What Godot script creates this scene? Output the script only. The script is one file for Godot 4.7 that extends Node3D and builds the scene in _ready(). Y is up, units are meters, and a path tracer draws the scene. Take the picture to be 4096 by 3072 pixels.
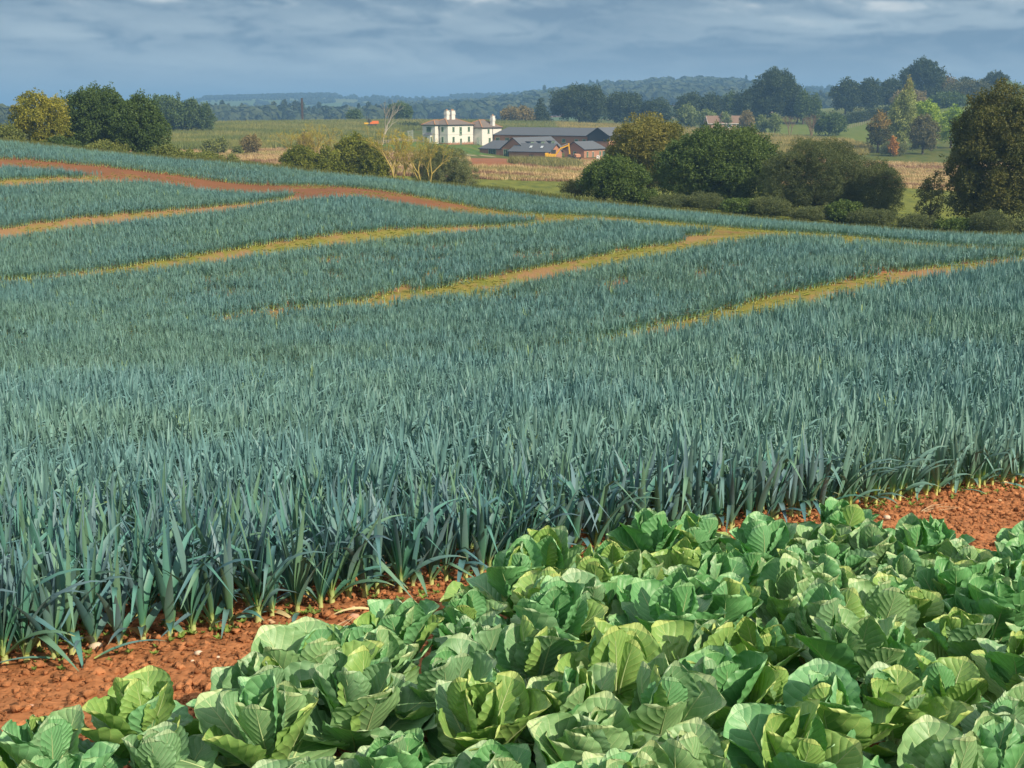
extends Node3D
# A leek field and a bed of leafy brassicas on a red-soil slope, a white farmhouse with brick barns across the valley, blue hills behind.
# y is up, metres, the camera stands at x = 0, z = 0 and looks along -z.

const EYE := 12.0
const FOCAL := 5000.0 / 3072.0          # focal length over picture height
const ROW := Vector2(0.766, -0.643)     # direction of the crop rows in x, z
const ACROSS := Vector2(-0.643, -0.766) # across the rows, away from the camera
const ALLEYS := [28.0, 44.0, 60.0, 76.0, 92.0]
const OPENS := [5.5, -4.0, -20.5, -60.0, -60.0]   # x where each alley widens
const CONTROL := [[-3.0,8.84,-6.9],[0.0,8.59,-8.9],[5.4,7.88,-13.2],[-2.2,9.23,-4.9],[0.0,9.23,-4.9],[2.2,9.23,-4.9],[5.4,4.68,-41.0],[23.0,5.20,-56.0],[-3.8,3.91,-54.0],[14.7,5.04,-70.0],[-20.5,3.98,-61.0],[4.1,4.82,-82.0],[-30.2,4.71,-74.0],[-12.6,6.00,-88.5],[-36.1,6.67,-89.0],[-29.4,6.72,-96.0],[-42.0,8.00,-104.0],[-21.2,5.99,-102.0],[-0.9,4.44,-95.0],[15.6,4.33,-82.0],[28.3,4.45,-69.0],[-47.1,8.97,-117.0],[-23.8,6.95,-115.0],[-1.0,4.87,-110.0],[18.6,3.46,-98.0],[36.0,3.16,-88.0],[-13.4,5.23,-32.0],[-22.3,5.19,-40.0],[14.6,6.50,-26.0],[6.4,8.01,-11.0],[-4.4,8.77,-7.5],[-43.8,4.84,-80.0],[-59.4,9.04,-110.0],[38.5,4.90,-70.0],[-68.6,5.46,-170.0],[-48.6,3.47,-170.0],[-25.2,1.48,-170.0],[-1.8,-0.18,-185.0],[22.0,0.14,-170.0],[40.3,0.06,-150.0],[53.1,-0.41,-130.0],[76.8,-1.36,-140.0],[-2.0,-0.68,-215.0],[-2.6,0.88,-275.0],[-38.3,1.99,-260.0],[-63.9,1.99,-260.0],[73.6,-1.27,-225.0],[112.3,-1.61,-345.0],[40.4,-0.98,-240.0],[107.0,-2.85,-240.0],[-120.8,2.78,-300.0],[-82.2,1.99,-310.0],[-59.7,1.85,-320.0],[-28.7,1.04,-420.0],[-12.5,0.20,-430.0],[-9.1,-1.42,-390.0],[4.1,-2.47,-398.0],[27.6,-2.62,-398.0],[40.1,-2.47,-398.0],[10.0,-1.28,-335.0],[-2.8,-0.13,-300.0],[23.5,-1.06,-320.0],[79.7,0.17,-385.0],[106.2,-0.73,-385.0],[146.4,-0.70,-330.0],[-119.7,5.85,-510.0],[-200.7,4.34,-500.0],[-60.1,6.22,-560.0],[6.1,5.80,-600.0],[72.8,3.49,-570.0],[99.1,1.69,-480.0],[153.8,5.03,-560.0],[132.1,2.06,-480.0],[-280.9,2.62,-700.0],[-147.8,3.74,-720.0],[31.6,5.64,-640.0],[131.8,7.11,-640.0],[169.3,8.33,-640.0],[229.1,15.95,-690.0],[302.9,19.23,-690.0],[186.3,10.93,-560.0],[246.4,12.00,-560.0],[-521.4,-2.92,-1300.0],[-269.9,-4.08,-1200.0],[-152.4,-5.23,-1200.0],[-10.3,-0.63,-1100.0],[161.7,16.29,-1500.0],[249.5,17.72,-1500.0],[367.0,10.57,-1500.0],[629.8,20.58,-1500.0],[-97.0,6.27,-2000.0],[-493.7,5.70,-2200.0],[-1001.5,-2.33,-2500.0],[176.1,37.88,-2000.0],[292.8,43.57,-2000.0],[390.4,37.88,-2000.0],[-560.2,21.53,-2500.0],[-316.2,21.53,-2500.0],[-72.2,19.15,-2500.0],[527.0,37.70,-2250.0],[635.9,49.65,-2250.0],[1053.7,34.85,-2400.0],[-1553.3,0.54,-3000.0],[-1200.8,6.27,-3000.0],[-848.1,20.58,-3000.0],[-712.7,34.86,-3000.0],[-625.4,37.65,-3060.0],[-505.9,41.72,-3060.0],[-374.7,39.97,-3060.0],[-248.4,33.95,-3200.0],[-123.5,43.08,-3200.0],[1.3,44.87,-3320.0],[98.3,56.22,-3320.0],[227.5,68.81,-3320.0],[382.3,77.60,-3320.0],[550.4,71.32,-3320.0],[744.9,58.74,-3320.0],[1004.1,49.92,-3320.0],[1458.2,37.30,-3320.0],[-3625.8,-28.12,-7000.0],[-1432.0,38.69,-7000.0],[0.0,45.36,-7000.0],[1300.3,52.02,-7000.0],[3488.5,25.35,-7000.0],[0.0,10.00,0.0],[-2.5,10.00,0.0],[2.5,9.90,0.0]]
const TREES := [
	["ash", -55.5, -150.0, 7.2, 3.4, "yellow-green tree at the outer end of the dark tree group on the field crest"],
	["oak", -51.4, -158.0, 9.5, 4.4, "tall dark oak behind the yellow-green tree, highest of the group on the crest"],
	["oak", -44.5, -152.0, 8.4, 3.3, "broad dark oak whose low branches reach towards the maize field"],
	["bush", -57.7, -146.0, 2.8, 1.6, "olive bush at the foot of the yellow-green tree at the picture edge"],
	["bush", -39.7, -146.0, 2.2, 1.8, "dark bush at the foot of the broad oak, tallest of the hedge end"],
	["bush", -36.9, -144.0, 1.7, 1.6, "dark green bush in the middle of the low hedge end beside the broad oak"],
	["bush", -34.6, -142.0, 1.3, 1.1, "smallest dark bush at the open end of the low hedge beside the oak"],
	["round", -115.4, -425.0, 12.2, 6.8, "rounded mid-green tree behind the dark oaks"],
	["conifer", -114.6, -440.0, 12.5, 1.9, "dark pointed conifer between the rounded trees beyond the oaks"],
	["round", -108.0, -430.0, 11.3, 4.5, "rounded dark tree right of the pointed conifer beyond the oaks"],
	["round", -103.7, -430.0, 9.7, 3.6, "lowest rounded dark tree at the left end of the maize field"],
	["bush", -67.7, -285.0, 3.1, 2.3, "grey-green bush nearest the dark oaks in front of the maize field"],
	["bush", -66.4, -290.0, 3.6, 1.7, "grey-green bush next to its twin in front of the maize field"],
	["tawny", -59.6, -290.0, 4.4, 2.4, "tawny-topped round bush standing alone before the maize field"],
	["bush", -61.5, -285.0, 1.7, 0.9, "small low green bush between the grey-green bushes and the tawny-topped bush"],
	["tawny", -47.0, -290.0, 4.9, 1.9, "narrow tawny bush behind the yellow twigs of the willow clump"],
	["bush", -47.3, -215.0, 3.1, 1.4, "low bright green bush at the near edge of the golden rough grass"],
	["evergreen", -27.7, -165.0, 5.1, 2.6, "dark green bush at the left of the glossy evergreen clump"],
	["evergreen", -24.0, -163.0, 4.8, 2.8, "middle glossy evergreen bush below the yellow willow twigs"],
	["evergreen", -20.3, -166.0, 7.0, 3.5, "tallest domed glossy evergreen bush before the white house"],
	["evergreen", -17.3, -162.0, 4.8, 1.6, "right-hand shoulder of the glossy evergreen clump next to the bare yellow willow"],
	["willowbush", -9.5, -170.0, 6.6, 4.2, "wide feathery grey-green willow bush below the white house"],
	["willowbush", -6.0, -166.0, 4.5, 1.7, "low end of the feathery willow bush above the leek rows"],
	["round", -73.0, -590.0, 5.3, 3.3, "small round dark tree standing alone on the maize skyline"],
	["round", -52.8, -600.0, 8.5, 6.0, "larger round dark tree on the skyline left of the white house"],
	["hedgebush", -41.2, -515.0, 1.3, 4.9, "dark hedge bush behind the scaffold tower"],
	["hedgebush", -35.4, -520.0, 1.0, 4.2, "dark hedge bush touching the white house gable"],
	["tawny", -0.9, -600.0, 7.0, 5.0, "brownish rounded tree first behind the long slate roof"],
	["tawny", 5.6, -605.0, 7.2, 5.1, "second brownish rounded tree behind the long slate roof"],
	["conifer", 13.7, -610.0, 11.4, 4.9, "dark conical tree behind the long slate roof"],
	["backtree", 32.6, -620.0, 17.7, 13.4, "broad dark domed tree, tallest behind the long slate roof"],
	["backtree", 55.0, -625.0, 14.4, 11.2, "second broad dark tree right of the domed one behind the barns"],
	["backtree", 70.4, -620.0, 11.2, 7.7, "lower dark tree at the end of the dark row behind the barns"],
	["backtree", 88.2, -640.0, 13.5, 7.4, "dark tree behind the pale green bushes by the bungalow"],
	["backtree", 99.4, -640.0, 13.2, 6.7, "dark twin-topped tree left of the bungalow chimney"],
	["round", 109.0, -640.0, 14.1, 4.4, "lighter green slim tree left of the giant dark tree"],
	["backtree", 125.9, -610.0, 25.3, 10.7, "giant dark tree, tallest in the line behind the bungalow"],
	["backtree", 114.6, -612.0, 16.3, 9.3, "dark spreading tree forming the left shoulder of the giant tree"],
	["backtree", 136.7, -612.0, 14.0, 6.9, "dark tree forming the right shoulder of the giant tree"],
	["round", 136.7, -600.0, 15.7, 4.1, "open green tree at the right foot of the giant dark tree"],
	["round", 142.1, -600.0, 13.1, 3.2, "small open green tree before the blue hillside gap"],
	["palebush", 78.3, -570.0, 10.4, 4.8, "pale green rounded bush, left of three before the dark trees"],
	["palebush", 85.8, -560.0, 8.5, 4.5, "pale green rounded bush, middle of three before the dark trees"],
	["palebush", 91.8, -550.0, 7.6, 3.0, "yellowish upright bush beside the bungalow roof"],
	["tawny", 97.4, -530.0, 8.7, 3.4, "orange-brown tree in front of the bungalow"],
	["palebush", 99.9, -510.0, 7.4, 2.5, "blue-green small tree right of the bungalow"],
	["palebush", 104.1, -505.0, 8.2, 2.7, "pale green small tree, second right of the bungalow"],
	["round", 124.3, -500.0, 8.1, 6.8, "dark green bushy tree at the end of the paddock row"],
	["backtree", 171.9, -660.0, 17.9, 8.2, "dark steep-sided tree right of the blue hillside gap"],
	["backtree", 183.7, -660.0, 17.1, 7.1, "dark tree in the middle of the right ridge row"],
	["backtree", 195.7, -665.0, 15.6, 7.2, "dark tree beside the tip of the tall poplar"],
	["backtree", 213.4, -670.0, 23.1, 11.3, "great dark oak, highest on the right ridge"],
	["tawny", 228.0, -670.0, 13.3, 5.6, "brown-tinged tree on the right slope of the great oak"],
	["backtree", 243.2, -690.0, 12.5, 3.3, "small dark round tree alone against the sky on the ridge"],
	["pine", 259.5, -690.0, 13.3, 7.5, "dark pine with a spiky flat crown on the ridge"],
	["greytree", 227.4, -640.0, 9.8, 12.5, "wide dull olive tree below the ridge pine"],
	["round", 204.8, -600.0, 6.1, 8.6, "round green tree below the wide dull olive tree"],
	["palebush", 236.6, -610.0, 9.4, 7.6, "pale green tree behind the near dark tree at the picture edge"],
	["tawny", 192.2, -620.0, 9.4, 8.9, "brown-tinged tree behind the tall poplar"],
	["poplar", 118.4, -392.0, 19.6, 3.6, "tall leaning poplar with pale green leaves"],
	["spire", 120.6, -392.0, 22.2, 1.1, "thin yellowish poplar tip rising above the leaning poplar"],
	["bright", 129.7, -400.0, 14.8, 5.4, "bright yellow-green tree right of the tall poplar"],
	["bright", 138.0, -400.0, 12.6, 4.2, "bright green rounded tree behind the yellow twigs near the edge tree"],
	["brown", 122.1, -378.0, 11.1, 4.5, "brown-leaved tree in front of the bright green tree"],
	["darkorange", 111.6, -388.0, 12.7, 3.7, "dark tree with orange upper leaves left of the poplar"],
	["willowbush", 111.7, -372.0, 4.0, 3.9, "round grey-green bush at the foot of the poplar"],
	["orange", 110.4, -368.0, 5.3, 1.4, "narrow orange bush in the middle of the round grey-green bush"],
	["oaklit", 16.0, -148.0, 9.8, 4.9, "large oak with sunlit olive crown between the barns and the dark oaks"],
	["oakdark", 10.0, -123.0, 4.0, 3.2, "lower dark oak with forked trunk before the sunlit olive oak"],
	["oakdark", 22.4, -136.0, 8.3, 6.4, "widest dark oak spreading low in the middle of the hedge line"],
	["thorn", 30.2, -126.0, 7.5, 5.2, "wide grey-green thorn tree right of the widest oak"],
	["thorn", 35.5, -124.0, 5.9, 3.1, "lower grey-green thorn at the right end of the wide thorn tree"],
	["scrub", 39.6, -119.0, 5.3, 1.5, "thin scrubby tree standing in the gap before the golden meadow"],
	["edgeoak", 43.3, -113.0, 12.9, 4.6, "massive dark oak with olive top at the picture edge"],
	["scrub", 6.3, -126.0, 1.6, 1.7, "thin olive scrub at the left foot of the lower dark oak"],
]
var rng := RandomNumberGenerator.new()
var noise_a := FastNoiseLite.new()
var noise_b := FastNoiseLite.new()
var names := {}
var mats := {}

# ------------------------------------------------------------------ small helpers

func rf(a: float, b: float) -> float:
	return rng.randf_range(a, b)

func ordinal(n: int) -> String:
	var ones := ["", "first", "second", "third", "fourth", "fifth", "sixth", "seventh", "eighth", "ninth", "tenth", "eleventh", "twelfth", "thirteenth", "fourteenth", "fifteenth", "sixteenth", "seventeenth", "eighteenth", "nineteenth"]
	if n < 20: return ones[n]
	var tens := ["", "", "twent", "thirt", "fort", "fift", "sixt", "sevent", "eight", "ninet"]
	return tens[n / 10] + ("ieth" if n % 10 == 0 else "y-" + ones[n % 10])

func numbered(called: String) -> String:
	var n: int = names.get(called, 0)
	names[called] = n + 1
	return called if n == 0 else "%s_%03d" % [called, n]

func tag(o: Node3D, label: String, category: String, group := "", kind := "") -> void:
	o.set_meta("label", label)
	o.set_meta("category", category)
	if group: o.set_meta("group", group)
	if kind: o.set_meta("kind", kind)

func thing(called: String, label: String, category: String, at: Vector3, turn := 0.0, group := "") -> Node3D:
	var o := Node3D.new()
	o.name = numbered(called)
	add_child(o)
	o.position = at
	o.rotation.y = turn
	tag(o, label, category, group)
	return o

func part(called: String, mesh: Mesh, material: Material, parent: Node3D, t := Transform3D()) -> MeshInstance3D:
	var o := MeshInstance3D.new()
	o.name = called
	o.mesh = mesh
	if material: o.material_override = material
	o.transform = t
	parent.add_child(o, true)
	return o

func lone(called: String, mesh: Mesh, material: Material, label: String, category: String, t := Transform3D(), group := "", kind := "") -> MeshInstance3D:
	var o := MeshInstance3D.new()
	o.name = numbered(called)
	o.mesh = mesh
	if material: o.material_override = material
	o.transform = t
	add_child(o)
	tag(o, label, category, group, kind)
	return o

func many(called: String, mesh: Mesh, material: Material, places: Array, tints: Array, parent: Node3D) -> MultiMeshInstance3D:
	var mm := MultiMesh.new()
	mm.transform_format = MultiMesh.TRANSFORM_3D
	mm.use_colors = not tints.is_empty()
	mm.mesh = mesh
	mm.instance_count = places.size()
	for i in places.size():
		mm.set_instance_transform(i, places[i])
		if mm.use_colors: mm.set_instance_color(i, tints[i])
	var o := MultiMeshInstance3D.new()
	o.name = called
	o.multimesh = mm
	o.material_override = material
	parent.add_child(o, true)
	return o

func srgb(r: float, g: float, b: float) -> Color:
	return Color(r, g, b).linear_to_srgb()

func mat(key: String, linear: Color, rough := 0.85, back := Color.BLACK, tinted := false, spec := 0.5) -> StandardMaterial3D:
	if mats.has(key): return mats[key]
	var m := StandardMaterial3D.new()
	m.resource_name = key
	m.albedo_color = linear.linear_to_srgb()
	m.roughness = rough
	m.metallic_specular = spec
	m.vertex_color_use_as_albedo = tinted
	if back != Color.BLACK:
		m.backlight_enabled = true
		m.backlight = back.linear_to_srgb()
	m.cull_mode = BaseMaterial3D.CULL_DISABLED
	mats[key] = m
	return m

func noise_texture(frequency: float, lo: Color, hi: Color, seed_: int, size := 512, octaves := 4) -> NoiseTexture2D:
	var n := FastNoiseLite.new()
	n.seed = seed_
	n.frequency = frequency
	n.fractal_octaves = octaves
	var t := NoiseTexture2D.new()
	t.width = size
	t.height = size
	t.seamless = true
	t.noise = n
	var g := Gradient.new()
	g.set_color(0, lo)
	g.set_color(1, hi)
	t.color_ramp = g
	return t

class Shape:
	# collects triangles (front faces clockwise) with optional colours
	var v := PackedVector3Array()
	var n := PackedVector3Array()
	var c := PackedColorArray()
	var uv := PackedVector2Array()
	var idx := PackedInt32Array()
	func vert(p: Vector3, normal: Vector3, col := Color.WHITE, t := Vector2.ZERO) -> int:
		v.append(p); n.append(normal); c.append(col); uv.append(t)
		return v.size() - 1
	func tri(a: int, b: int, d: int) -> void:
		idx.append(a); idx.append(b); idx.append(d)
	func quad(p0: Vector3, p1: Vector3, p2: Vector3, p3: Vector3, col := Color.WHITE) -> void:
		# p0..p3 counter-clockwise seen from outside
		var nn := (p1 - p0).cross(p3 - p0).normalized()
		var a := vert(p0, nn, col, Vector2(0, 0)); var b := vert(p1, nn, col, Vector2(1, 0))
		var d := vert(p2, nn, col, Vector2(1, 1)); var e := vert(p3, nn, col, Vector2(0, 1))
		tri(a, d, b); tri(a, e, d)
	func face(p0: Vector3, p1: Vector3, p2: Vector3, col := Color.WHITE) -> void:
		var nn := (p1 - p0).cross(p2 - p0).normalized()
		var a := vert(p0, nn, col); var b := vert(p1, nn, col); var d := vert(p2, nn, col)
		tri(a, d, b)
	func box(at: Vector3, s: Vector3, b := Basis()) -> void:
		var h := s / 2.0
		var p := []
		for i in 8:
			p.append(at + b * Vector3(h.x if i & 1 else -h.x, h.y if i & 2 else -h.y, h.z if i & 4 else -h.z))
		quad(p[4], p[5], p[7], p[6]); quad(p[1], p[0], p[2], p[3])
		quad(p[5], p[1], p[3], p[7]); quad(p[0], p[4], p[6], p[2])
		quad(p[6], p[7], p[3], p[2]); quad(p[0], p[1], p[5], p[4])
	func bar(a: Vector3, b: Vector3, w: float, h := -1.0) -> void:
		var d := b - a
		var y := d.normalized()
		var x := y.cross(Vector3.UP if absf(y.y) < 0.95 else Vector3.RIGHT).normalized()
		box((a + b) / 2.0, Vector3(w, d.length(), h if h > 0 else w), Basis(x, y, x.cross(y)))
	func tube(points: Array, radii: Array, sides := 6, col := Color.WHITE, col2 := Color.WHITE) -> void:
		var first := v.size()
		for i in points.size():
			var t: Vector3 = ((points[mini(i + 1, points.size() - 1)] as Vector3) - (points[maxi(i - 1, 0)] as Vector3)).normalized()
			var x := t.cross(Vector3.FORWARD if absf(t.z) < 0.9 else Vector3.UP).normalized()
			var y := t.cross(x)
			for k in sides:
				var a := TAU * k / sides
				var nn := x * cos(a) + y * sin(a)
				vert((points[i] as Vector3) + nn * radii[i], nn, col.lerp(col2, float(i) / (points.size() - 1)), Vector2(float(k) / sides, i))
		for i in points.size() - 1:
			for k in sides:
				var a := first + i * sides + k
				var b := first + i * sides + (k + 1) % sides
				tri(a, a + sides, b); tri(b, a + sides, b + sides)
		for k in range(1, sides - 1):
			tri(first + (points.size() - 1) * sides, first + (points.size() - 1) * sides + k + 1, first + (points.size() - 1) * sides + k)
	func join(o: Shape, t: Transform3D) -> void:
		var first := v.size()
		for i in o.v.size():
			vert(t * o.v[i], (t.basis * o.n[i]).normalized(), o.c[i], o.uv[i])
		for i in o.idx: idx.append(first + i)
	func mesh(into: ArrayMesh = null) -> ArrayMesh:
		var m := into if into else ArrayMesh.new()
		var a := []
		a.resize(Mesh.ARRAY_MAX)
		a[Mesh.ARRAY_VERTEX] = v; a[Mesh.ARRAY_NORMAL] = n; a[Mesh.ARRAY_COLOR] = c; a[Mesh.ARRAY_TEX_UV] = uv; a[Mesh.ARRAY_INDEX] = idx
		m.add_surface_from_arrays(Mesh.PRIMITIVE_TRIANGLES, a)
		return m

# ------------------------------------------------------------------ terrain: a thin-plate surface through surveyed points [x, height, z]

const NA := 150
const NV := 190
const AZ := 0.62
var v0 := log(3.0)
var v1 := log(9600.0)
var relief := PackedFloat32Array()

func survey() -> void:
	var n: int = CONTROL.size()
	var m := n + 3
	var us := PackedFloat64Array(); var vs := PackedFloat64Array(); var ts := PackedFloat64Array()
	for p in CONTROL:
		var d := Vector2(p[0], p[2]).length()
		us.append(atan2(p[0], -p[2]) * 2.2 if d > 0.5 else 0.0)
		vs.append(log(maxf(d, 1.0) + 2.0))
		ts.append((p[1] - EYE) / (d + 6.0))
	var rows := []
	for i in m:
		var r := PackedFloat64Array(); r.resize(m + 1)
		rows.append(r)
	for i in n:
		var r: PackedFloat64Array = rows[i]
		for j in n:
			var q := (us[i] - us[j]) * (us[i] - us[j]) + (vs[i] - vs[j]) * (vs[i] - vs[j])
			r[j] = q * log(q + 1e-12) if q > 0.0 else 0.0
		r[i] += 2e-4
		r[n] = 1.0; r[n + 1] = us[i]; r[n + 2] = vs[i]; r[m] = ts[i]
		rows[i] = r
		rows[n][i] = 1.0; rows[n + 1][i] = us[i]; rows[n + 2][i] = vs[i]
	for i in m:
		var best := i
		for k in range(i + 1, m):
			if absf(rows[k][i]) > absf(rows[best][i]): best = k
		var swap = rows[i]; rows[i] = rows[best]; rows[best] = swap
		var pr: PackedFloat64Array = rows[i]
		for k in range(i + 1, m):
			var r: PackedFloat64Array = rows[k]
			var f := r[i] / pr[i]
			if f == 0.0: continue
			for j in range(i, m + 1): r[j] -= f * pr[j]
			rows[k] = r
	var w := PackedFloat64Array(); w.resize(m)
	for i in range(m - 1, -1, -1):
		var r: PackedFloat64Array = rows[i]
		var s := r[m]
		for j in range(i + 1, m): s -= r[j] * w[j]
		w[i] = s / r[i]
	relief.resize(NA * NV)
	for b in NV:
		var vv := v0 + (v1 - v0) * b / (NV - 1)
		for a in NA:
			var uu := (-AZ + 2.0 * AZ * a / (NA - 1)) * 2.2
			var s := w[n] + w[n + 1] * uu + w[n + 2] * vv
			for i in n:
				var du := uu - us[i]
				var dv := vv - vs[i]
				var q := du * du + dv * dv
				s += w[i] * q * log(q + 1e-12)
			relief[b * NA + a] = s

func height(x: float, z: float) -> float:
	var d := sqrt(x * x + z * z)
	var a := (clampf(atan2(x, -z), -AZ, AZ) + AZ) / (2.0 * AZ) * (NA - 1)
	var b := clampf((log(maxf(d, 1.0) + 2.0) - v0) / (v1 - v0) * (NV - 1), 0.0, NV - 1.001)
	var ia := mini(int(a), NA - 2)
	var ib := int(b)
	a -= ia; b -= ib
	var k := ib * NA + ia
	var s := lerpf(lerpf(relief[k], relief[k + 1], a), lerpf(relief[k + NA], relief[k + NA + 1], a), b)
	return EYE + s * (d + 6.0)

func on(x: float, z: float, lift := 0.0) -> Vector3:
	return Vector3(x, height(x, z) + lift, z)

func polyline(x: float, p: Array) -> float:
	# distance along -z of a boundary that runs from left to right
	if x <= p[0].x: return p[0].y
	for i in p.size() - 1:
		if x < p[i + 1].x:
			return lerpf(p[i].y, p[i + 1].y, (x - p[i].x) / (p[i + 1].x - p[i].x))
	return p[-1].y

var bed_end := [Vector2(-80, 94), Vector2(-43, 97), Vector2(-30, 96.5), Vector2(-13, 88.5), Vector2(4, 82), Vector2(14.5, 68.5), Vector2(24, 61.5), Vector2(36, 53)]
var strip_start := [Vector2(-80, 101), Vector2(-42, 104), Vector2(-21, 102), Vector2(-1, 95), Vector2(15.6, 82), Vector2(28.3, 69), Vector2(42, 57)]
var field_end := [Vector2(-90, 112), Vector2(-47, 117), Vector2(-24, 115), Vector2(-1, 110), Vector2(18.6, 98), Vector2(36, 86), Vector2(60, 72)]
const FRONT := 6.95      # first leek row, metres across the rows
const BEDEDGE := 6.2     # outermost brassica row
var bed_edge := [Vector2(0.9, 4.4), Vector2(1.85, 4.4), Vector2(2.3, 4.55), Vector2(3.3, 5.0), Vector2(4.4, 5.3), Vector2(5.2, 5.35), Vector2(6.4, 5.35), Vector2(7.4, 4.8), Vector2(8.2, 4.25), Vector2(12.0, 4.1)]

func _ready() -> void:
	rng.seed = 7
	noise_a.seed = 3; noise_a.frequency = 1.0; noise_a.fractal_octaves = 4
	noise_b.seed = 11; noise_b.frequency = 1.0; noise_b.fractal_octaves = 2
	view_and_light()
	survey()
	areas()
	ground()
	leeks()
	brassicas()
	soil_matter()
	trees()
	buildings()
	field_matter()
	far_land()
	small_things()

func view_and_light() -> void:
	var cam := Camera3D.new()
	cam.name = "camera"
	cam.position = Vector3(0, EYE, 0)
	cam.rotation.x = -atan((1536.0 - 440.0) / 5000.0)
	cam.fov = rad_to_deg(2.0 * atan(0.5 / FOCAL))
	cam.near = 0.1
	cam.far = 20000.0
	cam.current = true
	add_child(cam)
	var sun := DirectionalLight3D.new()
	sun.name = "sun"
	sun.light_energy = 1.45
	sun.light_color = Color(1.0, 0.94, 0.83)
	sun.light_angular_distance = 0.5
	sun.shadow_enabled = true
	add_child(sun)
	var az := deg_to_rad(48.0)
	var el := deg_to_rad(36.0)
	sun.look_at_from_position(Vector3(sin(az) * cos(el), sin(el), cos(az) * cos(el)) * 100.0, Vector3.ZERO)
	var env := Environment.new()
	env.background_mode = Environment.BG_SKY
	env.tonemap_mode = Environment.TONE_MAPPER_LINEAR
	env.tonemap_exposure = 1.3
	env.sdfgi_enabled = true
	env.ssao_enabled = true
	env.ssil_enabled = true
	env.fog_enabled = true
	env.fog_density = 0.00036
	env.fog_light_color = srgb(0.31, 0.60, 1.0)
	var sky := Sky.new()
	var pano := PanoramaSkyMaterial.new()
	pano.panorama = cloud_cover()
	sky.sky_material = pano
	env.sky = sky
	var world := WorldEnvironment.new()
	world.name = "world"
	world.environment = env
	add_child(world)

func cloud_cover() -> ImageTexture:
	# ragged layers of grey-blue stratus all round, paler breaks between and above them
	var w := 4096
	var h := 2048
	var data := PackedFloat32Array()
	var big := FastNoiseLite.new()
	big.seed = 21; big.frequency = 1.0; big.fractal_octaves = 4
	var fine := FastNoiseLite.new()
	fine.seed = 77; fine.frequency = 1.0; fine.fractal_octaves = 5; fine.fractal_gain = 0.58
	var slate := Vector3(0.150, 0.225, 0.305)
	var mid := Vector3(0.310, 0.392, 0.448)
	var pale := Vector3(0.62, 0.64, 0.63)
	var low := Vector3(0.36, 0.44, 0.49)
	var row := PackedFloat32Array()
	row.resize(w * 3)
	for j in h:
		var el := (0.5 - (j + 0.5) / h) * PI
		if el < -0.004:
			data.append_array(row)
			continue
		var coarse := el > 0.42
		if coarse and j % 4 != 0:
			data.append_array(row)
			continue
		var step := 4 if coarse else 1
		var sy := sin(el)
		var cy := cos(el)
		for i in range(0, w, step):
			var az := ((i + 0.5) / w - 0.5) * TAU
			var dx := sin(az) * cy
			var dz := -cos(az) * cy
			var lay := big.get_noise_3d(dx * 4.0, sy * 30.0, dz * 4.0)
			var f1 := fine.get_noise_3d(dx * 15.0 + lay * 1.4, sy * 70.0 + lay * 2.0, dz * 15.0)
			var ridge := 1.0 - 2.0 * absf(f1)
			var f := 0.42 + lay * 1.15 + f1 * 0.95 + (ridge - 0.6) * 0.22
			var c := slate.lerp(mid, clampf(f, 0.0, 1.25))
			var q := sy + f1 * 0.016 + lay * 0.02
			var open := 0.8 * smoothstep(0.078, 0.092, q) * (1.0 - smoothstep(0.11, 0.16, q)) + 0.8 * smoothstep(0.34, 0.6, q) + 0.7 * smoothstep(0.1, 0.3, f1) * smoothstep(0.09, 0.2, sy)
			c = c.lerp(pale, clampf(open, 0.0, 0.92))
			c = c.lerp(low, 0.7 * (1.0 - smoothstep(0.004, 0.05, sy + f1 * 0.012)))
			for k in step:
				var p := (i + k) * 3
				row[p] = c.x; row[p + 1] = c.y; row[p + 2] = c.z
		data.append_array(row)
	return ImageTexture.create_from_image(Image.create_from_data(w, h, false, Image.FORMAT_RGBF, data.to_byte_array()))

# ------------------------------------------------------------------ ground

var maize_area: PackedVector2Array
var lawn_area: PackedVector2Array
var earth_area: PackedVector2Array
var pasture_area: PackedVector2Array
var track_area: PackedVector2Array
var drive_area: PackedVector2Array

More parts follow.
